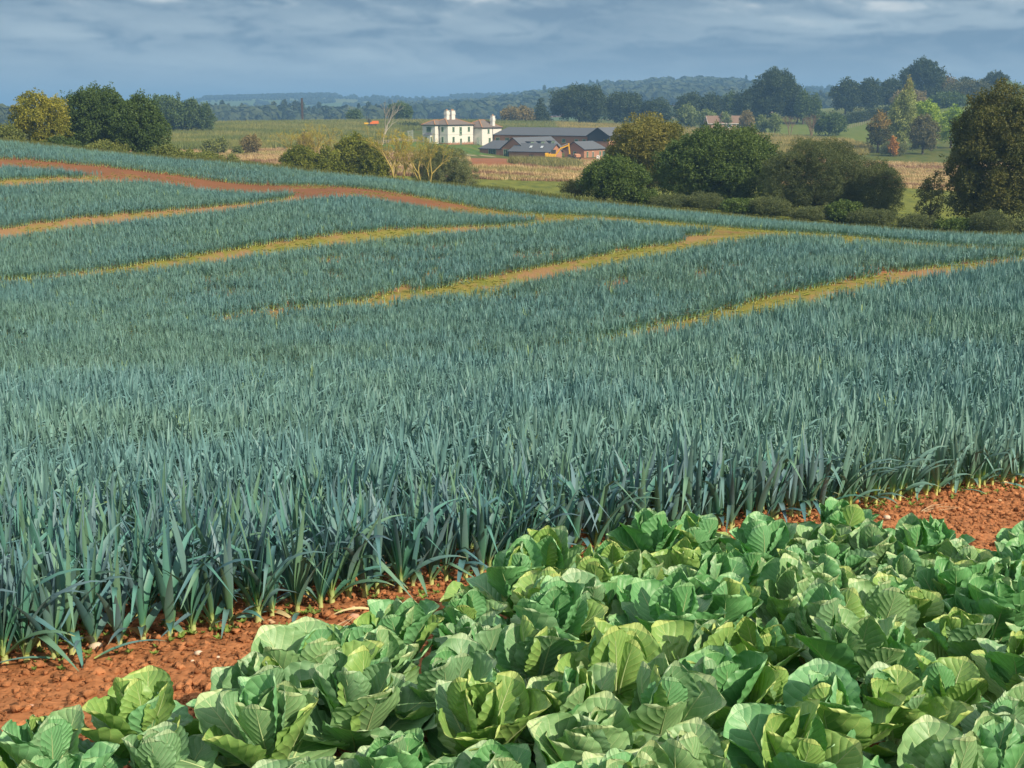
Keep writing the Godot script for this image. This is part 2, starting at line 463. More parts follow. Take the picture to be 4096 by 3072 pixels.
func areas() -> void:
	maize_area = PackedVector2Array([Vector2(-97, -315), Vector2(-77, -315), Vector2(-67, -325), Vector2(-52, -353), Vector2(-44, -394), Vector2(-39.4, -420), Vector2(-44, -479), Vector2(-35.6, -508), Vector2(-4, -476), Vector2(30, -460), Vector2(44, -440), Vector2(62, -381), Vector2(80.5, -355), Vector2(103, -372), Vector2(113, -396), Vector2(119, -449), Vector2(100.7, -488), Vector2(82, -555), Vector2(73.5, -590), Vector2(0, -615), Vector2(-60, -585), Vector2(-128, -530), Vector2(-128, -400)])
	lawn_area = PackedVector2Array([Vector2(-43, -395), Vector2(-37, -425), Vector2(-31, -452), Vector2(-8, -452), Vector2(-8, -403), Vector2(-10, -396), Vector2(-3, -391.5), Vector2(0, -391), Vector2(8, -385), Vector2(7, -383), Vector2(-3, -389), Vector2(-14, -382), Vector2(-25, -369)])
	earth_area = PackedVector2Array([Vector2(-8.5, -257), Vector2(-10.5, -300), Vector2(-11.5, -350), Vector2(-3.5, -374), Vector2(4, -369), Vector2(12, -374), Vector2(16, -396), Vector2(40, -396), Vector2(34, -352), Vector2(14, -352), Vector2(3, -350), Vector2(1.5, -261)])
	pasture_area = PackedVector2Array([Vector2(104, -492), Vector2(122, -452), Vector2(140, -440), Vector2(190, -470), Vector2(260, -640), Vector2(140, -640), Vector2(86, -570)])
	track_area = PackedVector2Array([Vector2(-17, -375), Vector2(-15, -380.5), Vector2(-3, -388.2), Vector2(0, -388), Vector2(12.5, -379), Vector2(12, -377), Vector2(0, -385), Vector2(-3, -385.5), Vector2(-13, -377)])
	drive_area = PackedVector2Array([Vector2(-40, -443), Vector2(-31, -438.5), Vector2(-29.5, -431), Vector2(-31.5, -430), Vector2(-41, -436)])

func land_color(x: float, z: float, d: float) -> Color:
	# colour of the bare surface: soil, weeds, sward, stubble, distant fields
	var zz := -z
	var na := noise_a.get_noise_2d(x * 0.35, z * 0.35)
	var soil := Color(0.55, 0.235, 0.105).lerp(Color(0.42, 0.165, 0.072), clampf(0.5 + na * 1.3, 0, 1))
	if d < 135.0:
		var end := polyline(x, field_end)
		if zz < end:
			var c := Vector2(x, z).dot(ACROSS)
			if zz < 16.0 and c < FRONT + 4.0:
				return soil
			var weed := Color(0.24, 0.275, 0.045).lerp(Color(0.36, 0.31, 0.08), clampf(0.5 + noise_b.get_noise_2d(x * 0.9, z * 0.9), 0, 1))
			var tan := soil.lerp(Color(0.44, 0.27, 0.15), 0.75)
			var patch := noise_a.get_noise_2d(x * 0.12 + 40.0, z * 0.12)
			if zz > polyline(x, bed_end):
				var s := polyline(x, strip_start)
				var head := Color(0.33, 0.14, 0.068).lerp(Color(0.26, 0.125, 0.065), clampf(0.5 + na, 0, 1))
				var greener := smoothstep(-16.0, 10.0, x) * 1.3 - 0.28 + patch * 1.1 + noise_b.get_noise_2d(x * 2.0, z * 2.0) * 0.5
				if zz > s: greener += 0.15
				return head.lerp(weed, clampf(greener, 0.0, 0.85))
			for a in ALLEYS:
				if absf(c - a) < 2.5:
					var fray := noise_b.get_noise_2d(x * 2.2, z * 2.2)
					return tan.lerp(weed, clampf(0.66 + patch * 1.5 + fray * 1.1 + (-0.45 if a > 70.0 else 0.22), 0.1, 0.97))
			return (tan if c > 36.0 else soil).lerp(weed, clampf(patch * 1.2 - 0.1, 0.0, 0.5) if c < 40.0 or x < 4.0 else clampf(0.45 + patch, 0.2, 0.8))
		if zz < end + 14.0:
			return Color(0.075, 0.125, 0.022).lerp(Color(0.13, 0.155, 0.03), clampf(0.5 + na, 0, 1))
	var p := Vector2(x, z)
	if d < 760.0:
		var grass := Color(0.10, 0.145, 0.028).lerp(Color(0.17, 0.18, 0.04), clampf(0.5 + na * 1.2, 0, 1))
		if d < 232.0: return grass.lerp(Color(0.26, 0.29, 0.05), clampf(0.55 + na, 0, 1))
		if Geometry2D.is_point_in_polygon(p, track_area) or Geometry2D.is_point_in_polygon(p, drive_area): return Color(0.55, 0.47, 0.34)
		if Geometry2D.is_point_in_polygon(p, lawn_area): return Color(0.085, 0.19, 0.022).lerp(Color(0.19, 0.23, 0.045), clampf(0.4 + na * 1.4, 0, 1))
		if Geometry2D.is_point_in_polygon(p, earth_area): return Color(0.42, 0.17, 0.075).lerp(Color(0.34, 0.15, 0.07), clampf(0.5 + na, 0, 1))
		if Geometry2D.is_point_in_polygon(p, pasture_area): return Color(0.15, 0.22, 0.035).lerp(Color(0.20, 0.24, 0.05), clampf(0.5 + na, 0, 1))
		if Geometry2D.is_point_in_polygon(p, maize_area): return Color(0.16, 0.145, 0.045)
		if d < 350.0:
			var band := noise_b.get_noise_2d(x * 0.012, z * 0.07)
			return Color(0.38, 0.27, 0.12).lerp(Color(0.24, 0.13, 0.08), clampf(0.45 + band * 1.6, 0, 1))
		return grass
	# distant farmland: a patchwork of fields
	var u := x / (190.0 + d * 0.035)
	var w := z / (260.0 + d * 0.05)
	var cell := Vector2(floorf(u + 0.35 * sin(w * 2.1)), floorf(w + 0.4 * sin(u * 1.7)))
	var pick := fposmod(sin(cell.dot(Vector2(12.99, 78.23))) * 43758.5, 1.0)
	if pick < 0.45: return Color(0.13, 0.20, 0.045)
	if pick < 0.68: return Color(0.19, 0.23, 0.065)
	if pick < 0.82: return Color(0.34, 0.27, 0.15)
	if pick < 0.9: return Color(0.30, 0.16, 0.10)
	return Color(0.10, 0.15, 0.04)

func ground() -> void:
	var angles := PackedFloat32Array()
	var a := -PI
	while a < PI:
		angles.append(a)
		a += deg_to_rad(8.0) if absf(a) > 0.63 else deg_to_rad(0.17)
		if a > -0.70 and a < -0.60 and absf(angles[-1]) > 0.63: a = -0.62
	angles.append(PI)
	var rings := PackedFloat32Array()
	var r := 1.0
	while r < 9300.0:
		rings.append(r)
		r *= 1.0125 if r < 640.0 else 1.026
	var na := angles.size()
	var nr := rings.size()
	var v := PackedVector3Array(); v.resize(na * nr)
	var c := PackedColorArray(); c.resize(na * nr)
	var k := 0
	for j in nr:
		var d := rings[j]
		for i in na:
			var x := sin(angles[i]) * d
			var z := -cos(angles[i]) * d
			var y := height(x, z)
			if d < 45.0:
				y += (noise_a.get_noise_2d(x * 2.3, z * 2.3) * 0.035 + noise_b.get_noise_2d(x * 9.0, z * 9.0) * 0.018) * (1.0 - smoothstep(25.0, 45.0, d))
			v[k] = Vector3(x, y, z)
			c[k] = land_color(x, z, d) if absf(angles[i]) < 0.64 else Color(0.14, 0.16, 0.04)
			k += 1
	var n := PackedVector3Array(); n.resize(na * nr)
	k = 0
	for j in nr:
		var up := (mini(j + 1, nr - 1) - j) * na
		var dn := (j - maxi(j - 1, 0)) * na
		for i in na:
			var e := v[k + 1] if i < na - 1 else v[k]
			var w := v[k - 1] if i > 0 else v[k]
			n[k] = (v[k + up] - v[k - dn]).cross(w - e).normalized()
			if n[k].y < 0: n[k] = -n[k]
			k += 1
	var idx := PackedInt32Array(); idx.resize((na - 1) * (nr - 1) * 6)
	k = 0
	for j in nr - 1:
		for i in na - 1:
			var q := j * na + i
			idx[k] = q; idx[k + 1] = q + na; idx[k + 2] = q + 1
			idx[k + 3] = q + 1; idx[k + 4] = q + na; idx[k + 5] = q + na + 1
			k += 6
	var arr := []
	arr.resize(Mesh.ARRAY_MAX)
	arr[Mesh.ARRAY_VERTEX] = v; arr[Mesh.ARRAY_NORMAL] = n; arr[Mesh.ARRAY_COLOR] = c; arr[Mesh.ARRAY_INDEX] = idx
	var mesh := ArrayMesh.new()
	mesh.add_surface_from_arrays(Mesh.PRIMITIVE_TRIANGLES, arr)
	var m := StandardMaterial3D.new()
	m.resource_name = "earth and sward"
	m.vertex_color_use_as_albedo = true
	m.roughness = 0.95
	m.metallic_specular = 0.25
	m.albedo_texture = noise_texture(0.03, Color(0.72, 0.70, 0.68), Color(1.0, 1.0, 1.0), 5)
	m.uv1_triplanar = true
	m.uv1_world_triplanar = true
	m.uv1_scale = Vector3.ONE * 0.6
	m.heightmap_enabled = true
	m.heightmap_scale = 0.9
	m.heightmap_texture = noise_texture(0.06, Color.BLACK, Color.WHITE, 6, 512, 5)
	var o := MeshInstance3D.new()
	o.name = "ground"
	o.mesh = mesh
	o.material_override = m
	add_child(o)
	tag(o, "red-soil field slope, valley meadows and distant patchwork farmland", "ground", "", "structure")

# ------------------------------------------------------------------ leeks

func strap_leaf(length: float, width: float, tilt: float, curl: float, kink_at: float, kink: float, segs: int, twist: float, cut := false) -> Shape:
	# a folded strap leaf that leaves the stem at the origin and leans towards +x; angles from the vertical
	var s := Shape.new()
	var p := Vector3.ZERO
	var shaft := Color(0.56, 0.62, 0.18)
	var green := Color(0.118, 0.255, 0.178)
	var blue := Color(0.122, 0.240, 0.236)
	for i in segs + 1:
		var t := float(i) / segs
		var ang := tilt + curl * pow(t, 1.6)
		if t > kink_at: ang += kink * clampf((t - kink_at) / 0.14, 0.0, 1.0)
		var dir := Vector3(sin(ang), cos(ang), 0.0)
		if i > 0: p += dir * length / segs
		var side := Vector3(0, 0, 1).rotated(dir, twist * t)
		var nrm := side.cross(dir).normalized()
		var w := width * 0.5 * minf(0.55 + t * 2.2, 1.0) * (1.0 if cut else clampf(1.0 - pow(maxf(t - 0.2, 0.0) / 0.8, 1.8), 0.0, 1.0))
		w = maxf(w, 0.0015)
		var fold := 0.55 - 0.35 * t
		var col := shaft.lerp(green, smoothstep(0.0, 0.11, t)).lerp(blue, smoothstep(0.12, 0.55, t))
		if tilt > 0.7: col = col.lerp(Color(0.52, 0.44, 0.2), smoothstep(0.88, 1.0, t) * 0.8)
		var n1 := (nrm - side * fold).normalized()
		var n2 := (nrm + side * fold).normalized()
		s.vert(p - side * w + nrm * w * fold, n2, col)
		s.vert(p, nrm, col * 1.08)
		s.vert(p + side * w + nrm * w * fold, n1, col)
	for i in segs:
		for k in 2:
			var a := i * 3 + k
			s.tri(a, a + 3, a + 1); s.tri(a + 1, a + 3, a + 4)
	return s

func leek_leaf(kind: int, segs: int) -> Shape:
	match kind:
		0: return strap_leaf(0.60, 0.044, 0.03, 0.10, 9.0, 0.0, segs, 0.3)
		1: return strap_leaf(0.66, 0.050, 0.10, 0.15, 9.0, 0.0, segs, -0.4)
		2: return strap_leaf(0.64, 0.052, 0.20, 0.22, 9.0, 0.0, segs, 0.5)
		3: return strap_leaf(0.62, 0.054, 0.30, 0.30, 9.0, 0.0, segs, -0.3)
		4: return strap_leaf(0.58, 0.056, 0.42, 0.45, 9.0, 0.0, segs, 0.4)
		5: return strap_leaf(0.70, 0.050, 0.25, 1.3, 9.0, 0.0, segs, 0.6)
		6: return strap_leaf(0.72, 0.048, 0.16, 0.2, 0.55, 1.9, segs + 2, -0.5)
		7: return strap_leaf(0.68, 0.052, 0.34, 0.3, 0.42, 1.7, segs + 2, 0.3)
		8: return strap_leaf(0.46, 0.062, 0.75, 1.1, 9.0, 0.0, segs, 0.2)
		9: return strap_leaf(0.40, 0.058, 0.14, 0.1, 9.0, 0.0, segs, 0.1, true)
		_: return strap_leaf(0.50, 0.055, 0.60, 0.3, 0.35, 1.2, segs + 2, -0.2)

func leek_stem() -> Shape:
	var s := Shape.new()
	s.tube([Vector3(0, -0.05, 0), Vector3(0, 0.015, 0), Vector3(0, 0.05, 0), Vector3(0, 0.10, 0), Vector3(0, 0.15, 0)], [0.021, 0.020, 0.018, 0.017, 0.012], 8, Color(0.80, 0.80, 0.34), Color(0.26, 0.42, 0.14))
	return s

func leek_plan() -> Array:
	# which leaves, where on the stem and how turned: a two-sided fan, outer leaves lower and more spread
	var out := []
	var fan := rf(0, PI)
	var count := rng.randi_range(9, 12)
	for i in count:
		var t := float(i) / (count - 1)
		var kind := 0
		if t < 0.28: kind = [4, 8, 7, 10, 4, 5, 8][rng.randi() % 7]
		elif t < 0.66: kind = [2, 3, 3, 4, 6, 5, 5, 6, 2][rng.randi() % 9]
		else: kind = [0, 1, 1, 2, 0, 6, 9][rng.randi() % 7]
		if kind == 9 and rng.randf() < 0.6: kind = 1
		var turn := fan + (PI if i % 2 else 0.0) + rf(-0.45, 0.45)
		var y := 0.035 + 0.09 * t
		out.append([kind, Transform3D(Basis(Vector3.UP, turn).scaled(Vector3.ONE * rf(0.88, 1.12)), Vector3(cos(turn) * 0.008, y, -sin(turn) * 0.008))])
	return out

func leek_mesh(segs: int) -> ArrayMesh:
	var s := Shape.new()
	s.join(leek_stem(), Transform3D())
	for l in leek_plan():
		s.join(leek_leaf(l[0], segs), l[1] if segs > 4 else l[1] * Transform3D(Basis().scaled(Vector3(1, 1, 0.8)), Vector3.ZERO))
	return s.mesh()

func leek_gap(x: float, z: float, c: float) -> bool:
	# alleys, thin patches and the bare corner at the end of one bed
	for i in 5:
		if absf(c - ALLEYS[i]) < 2.0 * smoothstep(OPENS[i] - 16.0, OPENS[i] + 8.0, x) + 0.3 * noise_b.get_noise_2d(x * 0.6, z * 0.6): return true
	if c > 44.0 and c < 50.0 and x > 9.5 and x < 16.0 and c < 48.5 - (x - 9.5) * 0.3: return true
	if c > 30.0 and c < 60.0:
		var thin := noise_a.get_noise_2d(x * 0.22 + 9.0, z * 0.22)
		if c > 45.0 and c < 52.0 and x > -16.0 and x < 8.0: thin += 0.16
		if thin > 0.32 and rng.randf() < 0.75: return true
	return false

func leeks() -> void:
	rng.seed = 101
	var m := StandardMaterial3D.new()
	m.resource_name = "leek leaf"
	m.vertex_color_use_as_albedo = true
	m.roughness = 0.5
	m.metallic_specular = 0.45
	m.backlight_enabled = true
	m.backlight = Color(0.35, 0.42, 0.2)
	m.cull_mode = BaseMaterial3D.CULL_DISABLED
	mats["leek"] = m
	var shades := []
	for t in [Color(1, 1, 1), Color(0.86, 0.94, 1.0), Color(1.12, 1.08, 0.92), Color(0.92, 1.05, 1.0), Color(1.05, 1.0, 1.08)]:
		var q: StandardMaterial3D = m.duplicate()
		q.albedo_color = Color(minf(t.r * 0.93, 1.0), minf(t.g * 0.93, 1.0), minf(t.b * 0.93, 1.0))
		shades.append(q)
	var leaf_meshes := []
	for k in 11: leaf_meshes.append(leek_leaf(k, 8).mesh())
	var stem_mesh := leek_stem().mesh()
	# all places first
	var near := []   # [size in view, position, scale]
	var far := []
	var strip := []
	var c := FRONT
	while c < 108.0:
		var step := 0.15
		var t := -14.0
		# along the row
		while t < 128.0:
			t += step * rf(0.72, 1.28)
			var p := ROW * t + ACROSS * (c + rf(-0.05, 0.05))
			var x := p.x
			var zz := -p.y
			if zz < 4.0 or absf(x) > zz * 0.47 + 2.2: continue
			if zz > polyline(x, bed_end) + rf(-0.5, 0.5): continue
			if leek_gap(x, p.y, c): continue
			var pos := on(x, p.y, -0.01)
			var sc := rf(0.86, 1.14) * (1.0 + 0.12 * noise_b.get_noise_2d(x * 0.3, p.y * 0.3))
			if c > 28.0: sc *= 0.82
			var d := pos.distance_to(Vector3(0, EYE, 0))
			if d < 15.5 and absf(x) < zz * 0.44 + 0.6: near.append([d if c < FRONT + 0.1 else d + 1.2, pos, sc, c < FRONT + 0.1])
			else: far.append([pos, sc, d])
		c += 0.38
	# the strip beyond the headland, rows along its edge
	for row in 44:
		var x := -64.0
		while x < 52.0:
			x += rf(0.15, 0.27)
			var zz := polyline(x, strip_start) + 0.5 + row * 0.36 + rf(-0.04, 0.04)
			if zz > polyline(x, field_end) - 0.4 or absf(x) > zz * 0.47 + 2.0: continue
			if row < 8 and x < 5.0 and rng.randf() < 0.35 * noise_a.get_noise_2d(x * 0.2, row) + 0.2: continue
			strip.append([on(x, -zz, -0.02), rf(0.62, 0.86), 100.0])
	near.sort_custom(func(a, b): return a[0] < b[0])
	var first_row := near.slice(0, 300).filter(func(a): return a[3])
	first_row.sort_custom(func(a, b): return a[1].x < b[1].x)
	for i in near.size():
		if i < 300:
			var words := "upright blue-green leek standing in the close ranks behind the first leek row"
			if near[i][3]: words = "blue-green leek with bare pale shank, %s from the left in the first row" % ordinal(first_row.find(near[i]) + 1)
			var o := thing("leek_plant", words, "leek", near[i][1], rf(0, TAU), "leeks in the first row" if near[i][3] else "leeks behind the first row")
			o.scale = Vector3.ONE * near[i][2]
			part("stem", stem_mesh, shades[0], o)
			for l in leek_plan():
				part("leaf", leaf_meshes[l[0]], shades[rng.randi() % shades.size()], o, l[1])
		else:
			far.append([near[i][1], near[i][2], near[i][0]])
	far.append_array(strip)
	var crop := thing("leek_crop", "dense blue-green leek crop filling the field beds behind the front rows", "leeks", Vector3.ZERO)
	crop.set_meta("kind", "stuff")
	var variants := 10
	var close := []; var close_c := []; var wide := []; var wide_c := []
	for k in variants:
		close.append([]); close_c.append([]); wide.append([]); wide_c.append([])
	for f in far:
		var k := rng.randi() % variants
		var b := Basis.from_euler(Vector3(rf(-0.07, 0.07), rf(0, TAU), rf(-0.07, 0.07))).scaled(Vector3(1, rf(0.92, 1.1), 1) * f[1])
		var tone := rf(0.86, 1.12)
		var pos: Vector3 = f[0]
		var warm := clampf(0.5 + noise_a.get_noise_2d(pos.x * 0.09, pos.z * 0.09) * 1.2 + rf(-0.35, 0.35), 0, 1)
		var tint := Color(tone * lerpf(0.92, 1.10, warm), tone * lerpf(0.98, 1.05, warm), tone * lerpf(1.05, 0.93, warm))
		if rng.randf() < 0.005: tint = Color(2.0, 1.5, 0.7)
		if f[2] < 34.0: close[k].append(Transform3D(b, pos)); close_c[k].append(tint)
		else: wide[k].append(Transform3D(b, pos)); wide_c[k].append(tint)
	for k in variants:
		many("leek_plants", leek_mesh(6), m, close[k], close_c[k], crop)
		many("distant_leek_plants", leek_mesh(3), m, wide[k], wide_c[k], crop)
	print("leeks near ", near.size(), " far ", far.size())

# ------------------------------------------------------------------ brassicas

func vein_pictures() -> Array:
	# leaf print: pale midrib and side veins on mottled green, and the relief that goes with it
	var n := 256
	var im := Image.create(n, n, false, Image.FORMAT_RGB8)
	var hm := Image.create(n, n, false, Image.FORMAT_L8)
	for j in n:
		var v := 1.0 - (j + 0.5) / n
		for i in n:
			var u := ((i + 0.5) / n - 0.5) * 2.0
			var au := absf(u)
			var ph := (v - 0.46 * pow(au, 0.85) + (0.055 if u > 0 else 0.0) + 0.10) / 0.135
			var d := absf(fposmod(ph, 1.0) - 0.5) * 2.0        # 1 on a side vein
			var w := 0.055 * (1.0 - 0.75 * au)
			var side := smoothstep(1.0 - w * 2.6, 1.0 - w * 0.6, d)
			var ph2 := (v + 0.7 * au + noise_b.get_noise_2d(u * 2.0, v * 2.0) * 0.1) / 0.062
			var d2 := absf(fposmod(ph2, 1.0) - 0.5) * 2.0
			var fine := smoothstep(0.86, 0.98, d2) * 0.28
			var rib := 1.0 - smoothstep(0.012, 0.035 * (1.25 - v), au)
			var vein := clampf(maxf(maxf(side * 0.75, fine), rib), 0.0, 1.0)
			var mott := noise_a.get_noise_2d(u * 3.0 + 5.0, v * 3.0) * 0.5 + noise_a.get_noise_2d(u * 11.0, v * 11.0) * 0.25
			var col := Color(0.175, 0.345, 0.145).lerp(Color(0.26, 0.43, 0.20), clampf(0.5 + mott, 0, 1))
			col = col.lerp(Color(0.60, 0.68, 0.38), vein * 0.6)
			im.set_pixel(i, j, col.linear_to_srgb())
			var pucker := (1.0 - d * d) * (0.35 + 0.65 * smoothstep(0.0, 0.3, au))
			hm.set_pixel(i, j, Color.from_hsv(0, 0, clampf(0.25 + 0.5 * pucker - 0.12 * fine - 0.2 * rib + mott * 0.12, 0, 1)))
	return [ImageTexture.create_from_image(im), ImageTexture.create_from_image(hm)]

func broad_leaf(lean: float, bend: float, cup: float, ruffle: float, phase: float, width: float) -> ArrayMesh:
	# petiole from the origin, then a spoon-shaped blade 0.30 m long; leans towards +x, its upper face towards the plant's axis
	var petiole := 0.15
	var length := 0.33
	var rows := 34
	var cols := 25
	var s := Shape.new()
	var spine := []
	var p := Vector3(sin(lean), cos(lean), 0) * petiole
	for j in rows:
		var t := float(j) / (rows - 1)
		var ang := lean + bend * pow(t, 1.5)
		var dir := Vector3(sin(ang), cos(ang), 0)
		if j > 0: p += dir * length / (rows - 1)
		spine.append(p)
		var up := Vector3(-cos(ang), sin(ang), 0)
		var w := width * pow(sin(PI * pow(clampf(t * 0.95 + 0.03, 0, 1), 0.95)), 0.5) * (1.0 + 0.025 * sin(t * 23.0 + phase) + 0.02 * sin(t * 41.0))
		for i in cols:
			var u := float(i) / (cols - 1) * 2.0 - 1.0
			var au := absf(u)
			var wave := sin(t * 10.0 + phase + (1.9 if u > 0 else 0.0)) * 0.65 + sin(t * 17.0 + phase * 2.0 - u * 2.0) * 0.35
			var lift := cup * au * au * w + wave * ruffle * pow(au, 1.7) - 0.010 * smoothstep(0.7, 1.0, au) * (0.4 + 0.6 * sin(phase + u)) + 0.0045 * sin(t * 47.0 + phase) * pow(au, 4.0)
			var shrink := 1.0 - 0.22 * absf(cup) * au * au
			s.vert(p + Vector3(0, 0, u * w * shrink) + up * lift + dir * (-0.02 * au * au + wave * 0.006 * au), up, Color.WHITE, Vector2(u * 0.5 + 0.5, 1.0 - t))
	for j in rows - 1:
		for i in cols - 1:
			var a := j * cols + i
			s.tri(a, a + cols, a + 1); s.tri(a + 1, a + cols, a + cols + 1)
	# smooth normals from the surface itself
	for j in rows:
		for i in cols:
			var e := s.v[j * cols + mini(i + 1, cols - 1)] - s.v[j * cols + maxi(i - 1, 0)]
			var f := s.v[mini(j + 1, rows - 1) * cols + i] - s.v[maxi(j - 1, 0) * cols + i]
			s.n[j * cols + i] = e.cross(f).normalized()
	var m := s.mesh()
	var rib := Shape.new()
	var pts := [Vector3(0, 0, 0), Vector3(sin(lean), cos(lean), 0) * petiole * 0.5]
	var rad := [0.0085, 0.007]
	for j in range(0, rows - 7, 5):
		pts.append(spine[j]); rad.append(lerpf(0.0062, 0.0012, float(j) / (rows - 7)))
	rib.tube(pts, rad, 6)
	return rib.mesh(m)

func brassicas() -> void:
	rng.seed = 202
	var pics := vein_pictures()
	var blades := []
	for t in [Color(1, 1, 1), Color(0.88, 1.0, 1.0), Color(0.78, 0.93, 0.86), Color(1.0, 0.99, 0.80), Color(0.92, 0.95, 1.0)]:
		var m := StandardMaterial3D.new()
		m.resource_name = "brassica blade"
		m.albedo_color = t
		m.albedo_texture = pics[0]
		m.roughness = 0.46
		m.metallic_specular = 0.5
		m.heightmap_enabled = true
		m.heightmap_texture = pics[1]
		m.heightmap_scale = 0.5
		m.backlight_enabled = true
		m.backlight = Color(0.42, 0.55, 0.18)
		m.cull_mode = BaseMaterial3D.CULL_DISABLED
		blades.append(m)
	var rib := mat("brassica rib", Color(0.42, 0.52, 0.26), 0.5)
	var stalk := mat("brassica stalk", Color(0.30, 0.36, 0.17), 0.7)
	# leaf meshes: outer (spreading) to inner (upright, cupped)
	var sets := [[], [], []]
	for k in 8:
		sets[0].append(broad_leaf(rf(0.75, 1.05), rf(0.25, 0.7), rf(0.1, 0.35), rf(0.010, 0.022), rf(0, TAU), rf(0.165, 0.19)))
		sets[1].append(broad_leaf(rf(0.38, 0.65), rf(-0.2, 0.45), rf(0.15, 0.5), rf(0.008, 0.020), rf(0, TAU), rf(0.16, 0.19)))
		sets[2].append(broad_leaf(rf(0.08, 0.3), rf(-0.5, 0.15), rf(0.3, 0.7), rf(0.006, 0.016), rf(0, TAU), rf(0.14, 0.165)))
	var stem := Shape.new()
	stem.tube([Vector3(0, -0.05, 0), Vector3(0, 0.1, 0), Vector3(0, 0.25, 0), Vector3(0, 0.34, 0)], [0.019, 0.018, 0.015, 0.008], 7)
	var stem_mesh := stem.mesh()
	var c := 5.4
	var count := 0
	var row := 0
	while c > 1.4:
		var t := -8.0
		var place := 0
		row += 1
		while t < 14.0:
			t += 0.43 * rf(0.75, 1.25)
			var p := ROW * t + ACROSS * (c + rf(-0.1, 0.1))
			var zz := -p.y
			if zz < 3.5 or absf(p.x) > zz * 0.43 + 0.5: continue
			if c > polyline(t, bed_edge) + 0.1: continue
			place += 1
			var o := thing("brassica_plant", "broad-leaved green brassica, %s from the left in the %s row back from the leeks" % [ordinal(place), ordinal(row)], "brassica", on(p.x, p.y, -0.02), rf(0, TAU), "leafy brassicas in the foreground bed")
			var size := rf(0.74, 1.02)
			o.scale = Vector3.ONE * size
			part("stem", stem_mesh, stalk, o)
			var n := rng.randi_range(17, 21)
			var tone := rng.randi() % 5
			for i in n:
				var q := float(i) / (n - 1)
				var set_: Array = sets[0] if q < 0.34 else sets[1] if q < 0.7 else sets[2]
				var turn := i * 2.39996 + rf(-0.3, 0.3)
				var b := Basis(Vector3.UP, turn) * Basis(Vector3.BACK, rf(-0.35, 0.25)) * Basis(Vector3.UP, rf(-0.7, 0.7)) * Basis(Vector3.RIGHT, rf(-0.3, 0.3))
				var leaf := part("leaf", set_[rng.randi() % 8], null, o, Transform3D(b.scaled(Vector3.ONE * lerpf(1.0, 0.66, q * q) * rf(0.86, 1.1)), Vector3(0, 0.05 + 0.27 * q, 0)))
				leaf.set_surface_override_material(0, blades[tone if rng.randf() < 0.55 else rng.randi() % 5])
				leaf.set_surface_override_material(1, rib)
			count += 1
		c -= 0.47
	print("brassicas ", count)

# ------------------------------------------------------------------ clods, pebbles, dropped leaves, weeds

func lump(seed_: int, rough := 0.35) -> ArrayMesh:
	var s := Shape.new()
	var rings := 5
	var sides := 7
	var r := RandomNumberGenerator.new()
	r.seed = seed_
	for j in rings + 1:
		for i in sides:
			var th := PI * j / rings
			var a := TAU * i / sides + (0.4 if j % 2 else 0.0)
			var q := 1.0 + r.randf_range(-rough, rough) if j > 0 and j < rings else 1.0
			var p := Vector3(sin(th) * cos(a), cos(th) * 0.75, sin(th) * sin(a)) * q * 0.5
			s.vert(p, p.normalized())
	for j in rings:
		for i in sides:
			var a := j * sides + i
			var b := j * sides + (i + 1) % sides
			s.tri(a, a + sides, b); s.tri(b, a + sides, b + sides)
	return s.mesh()

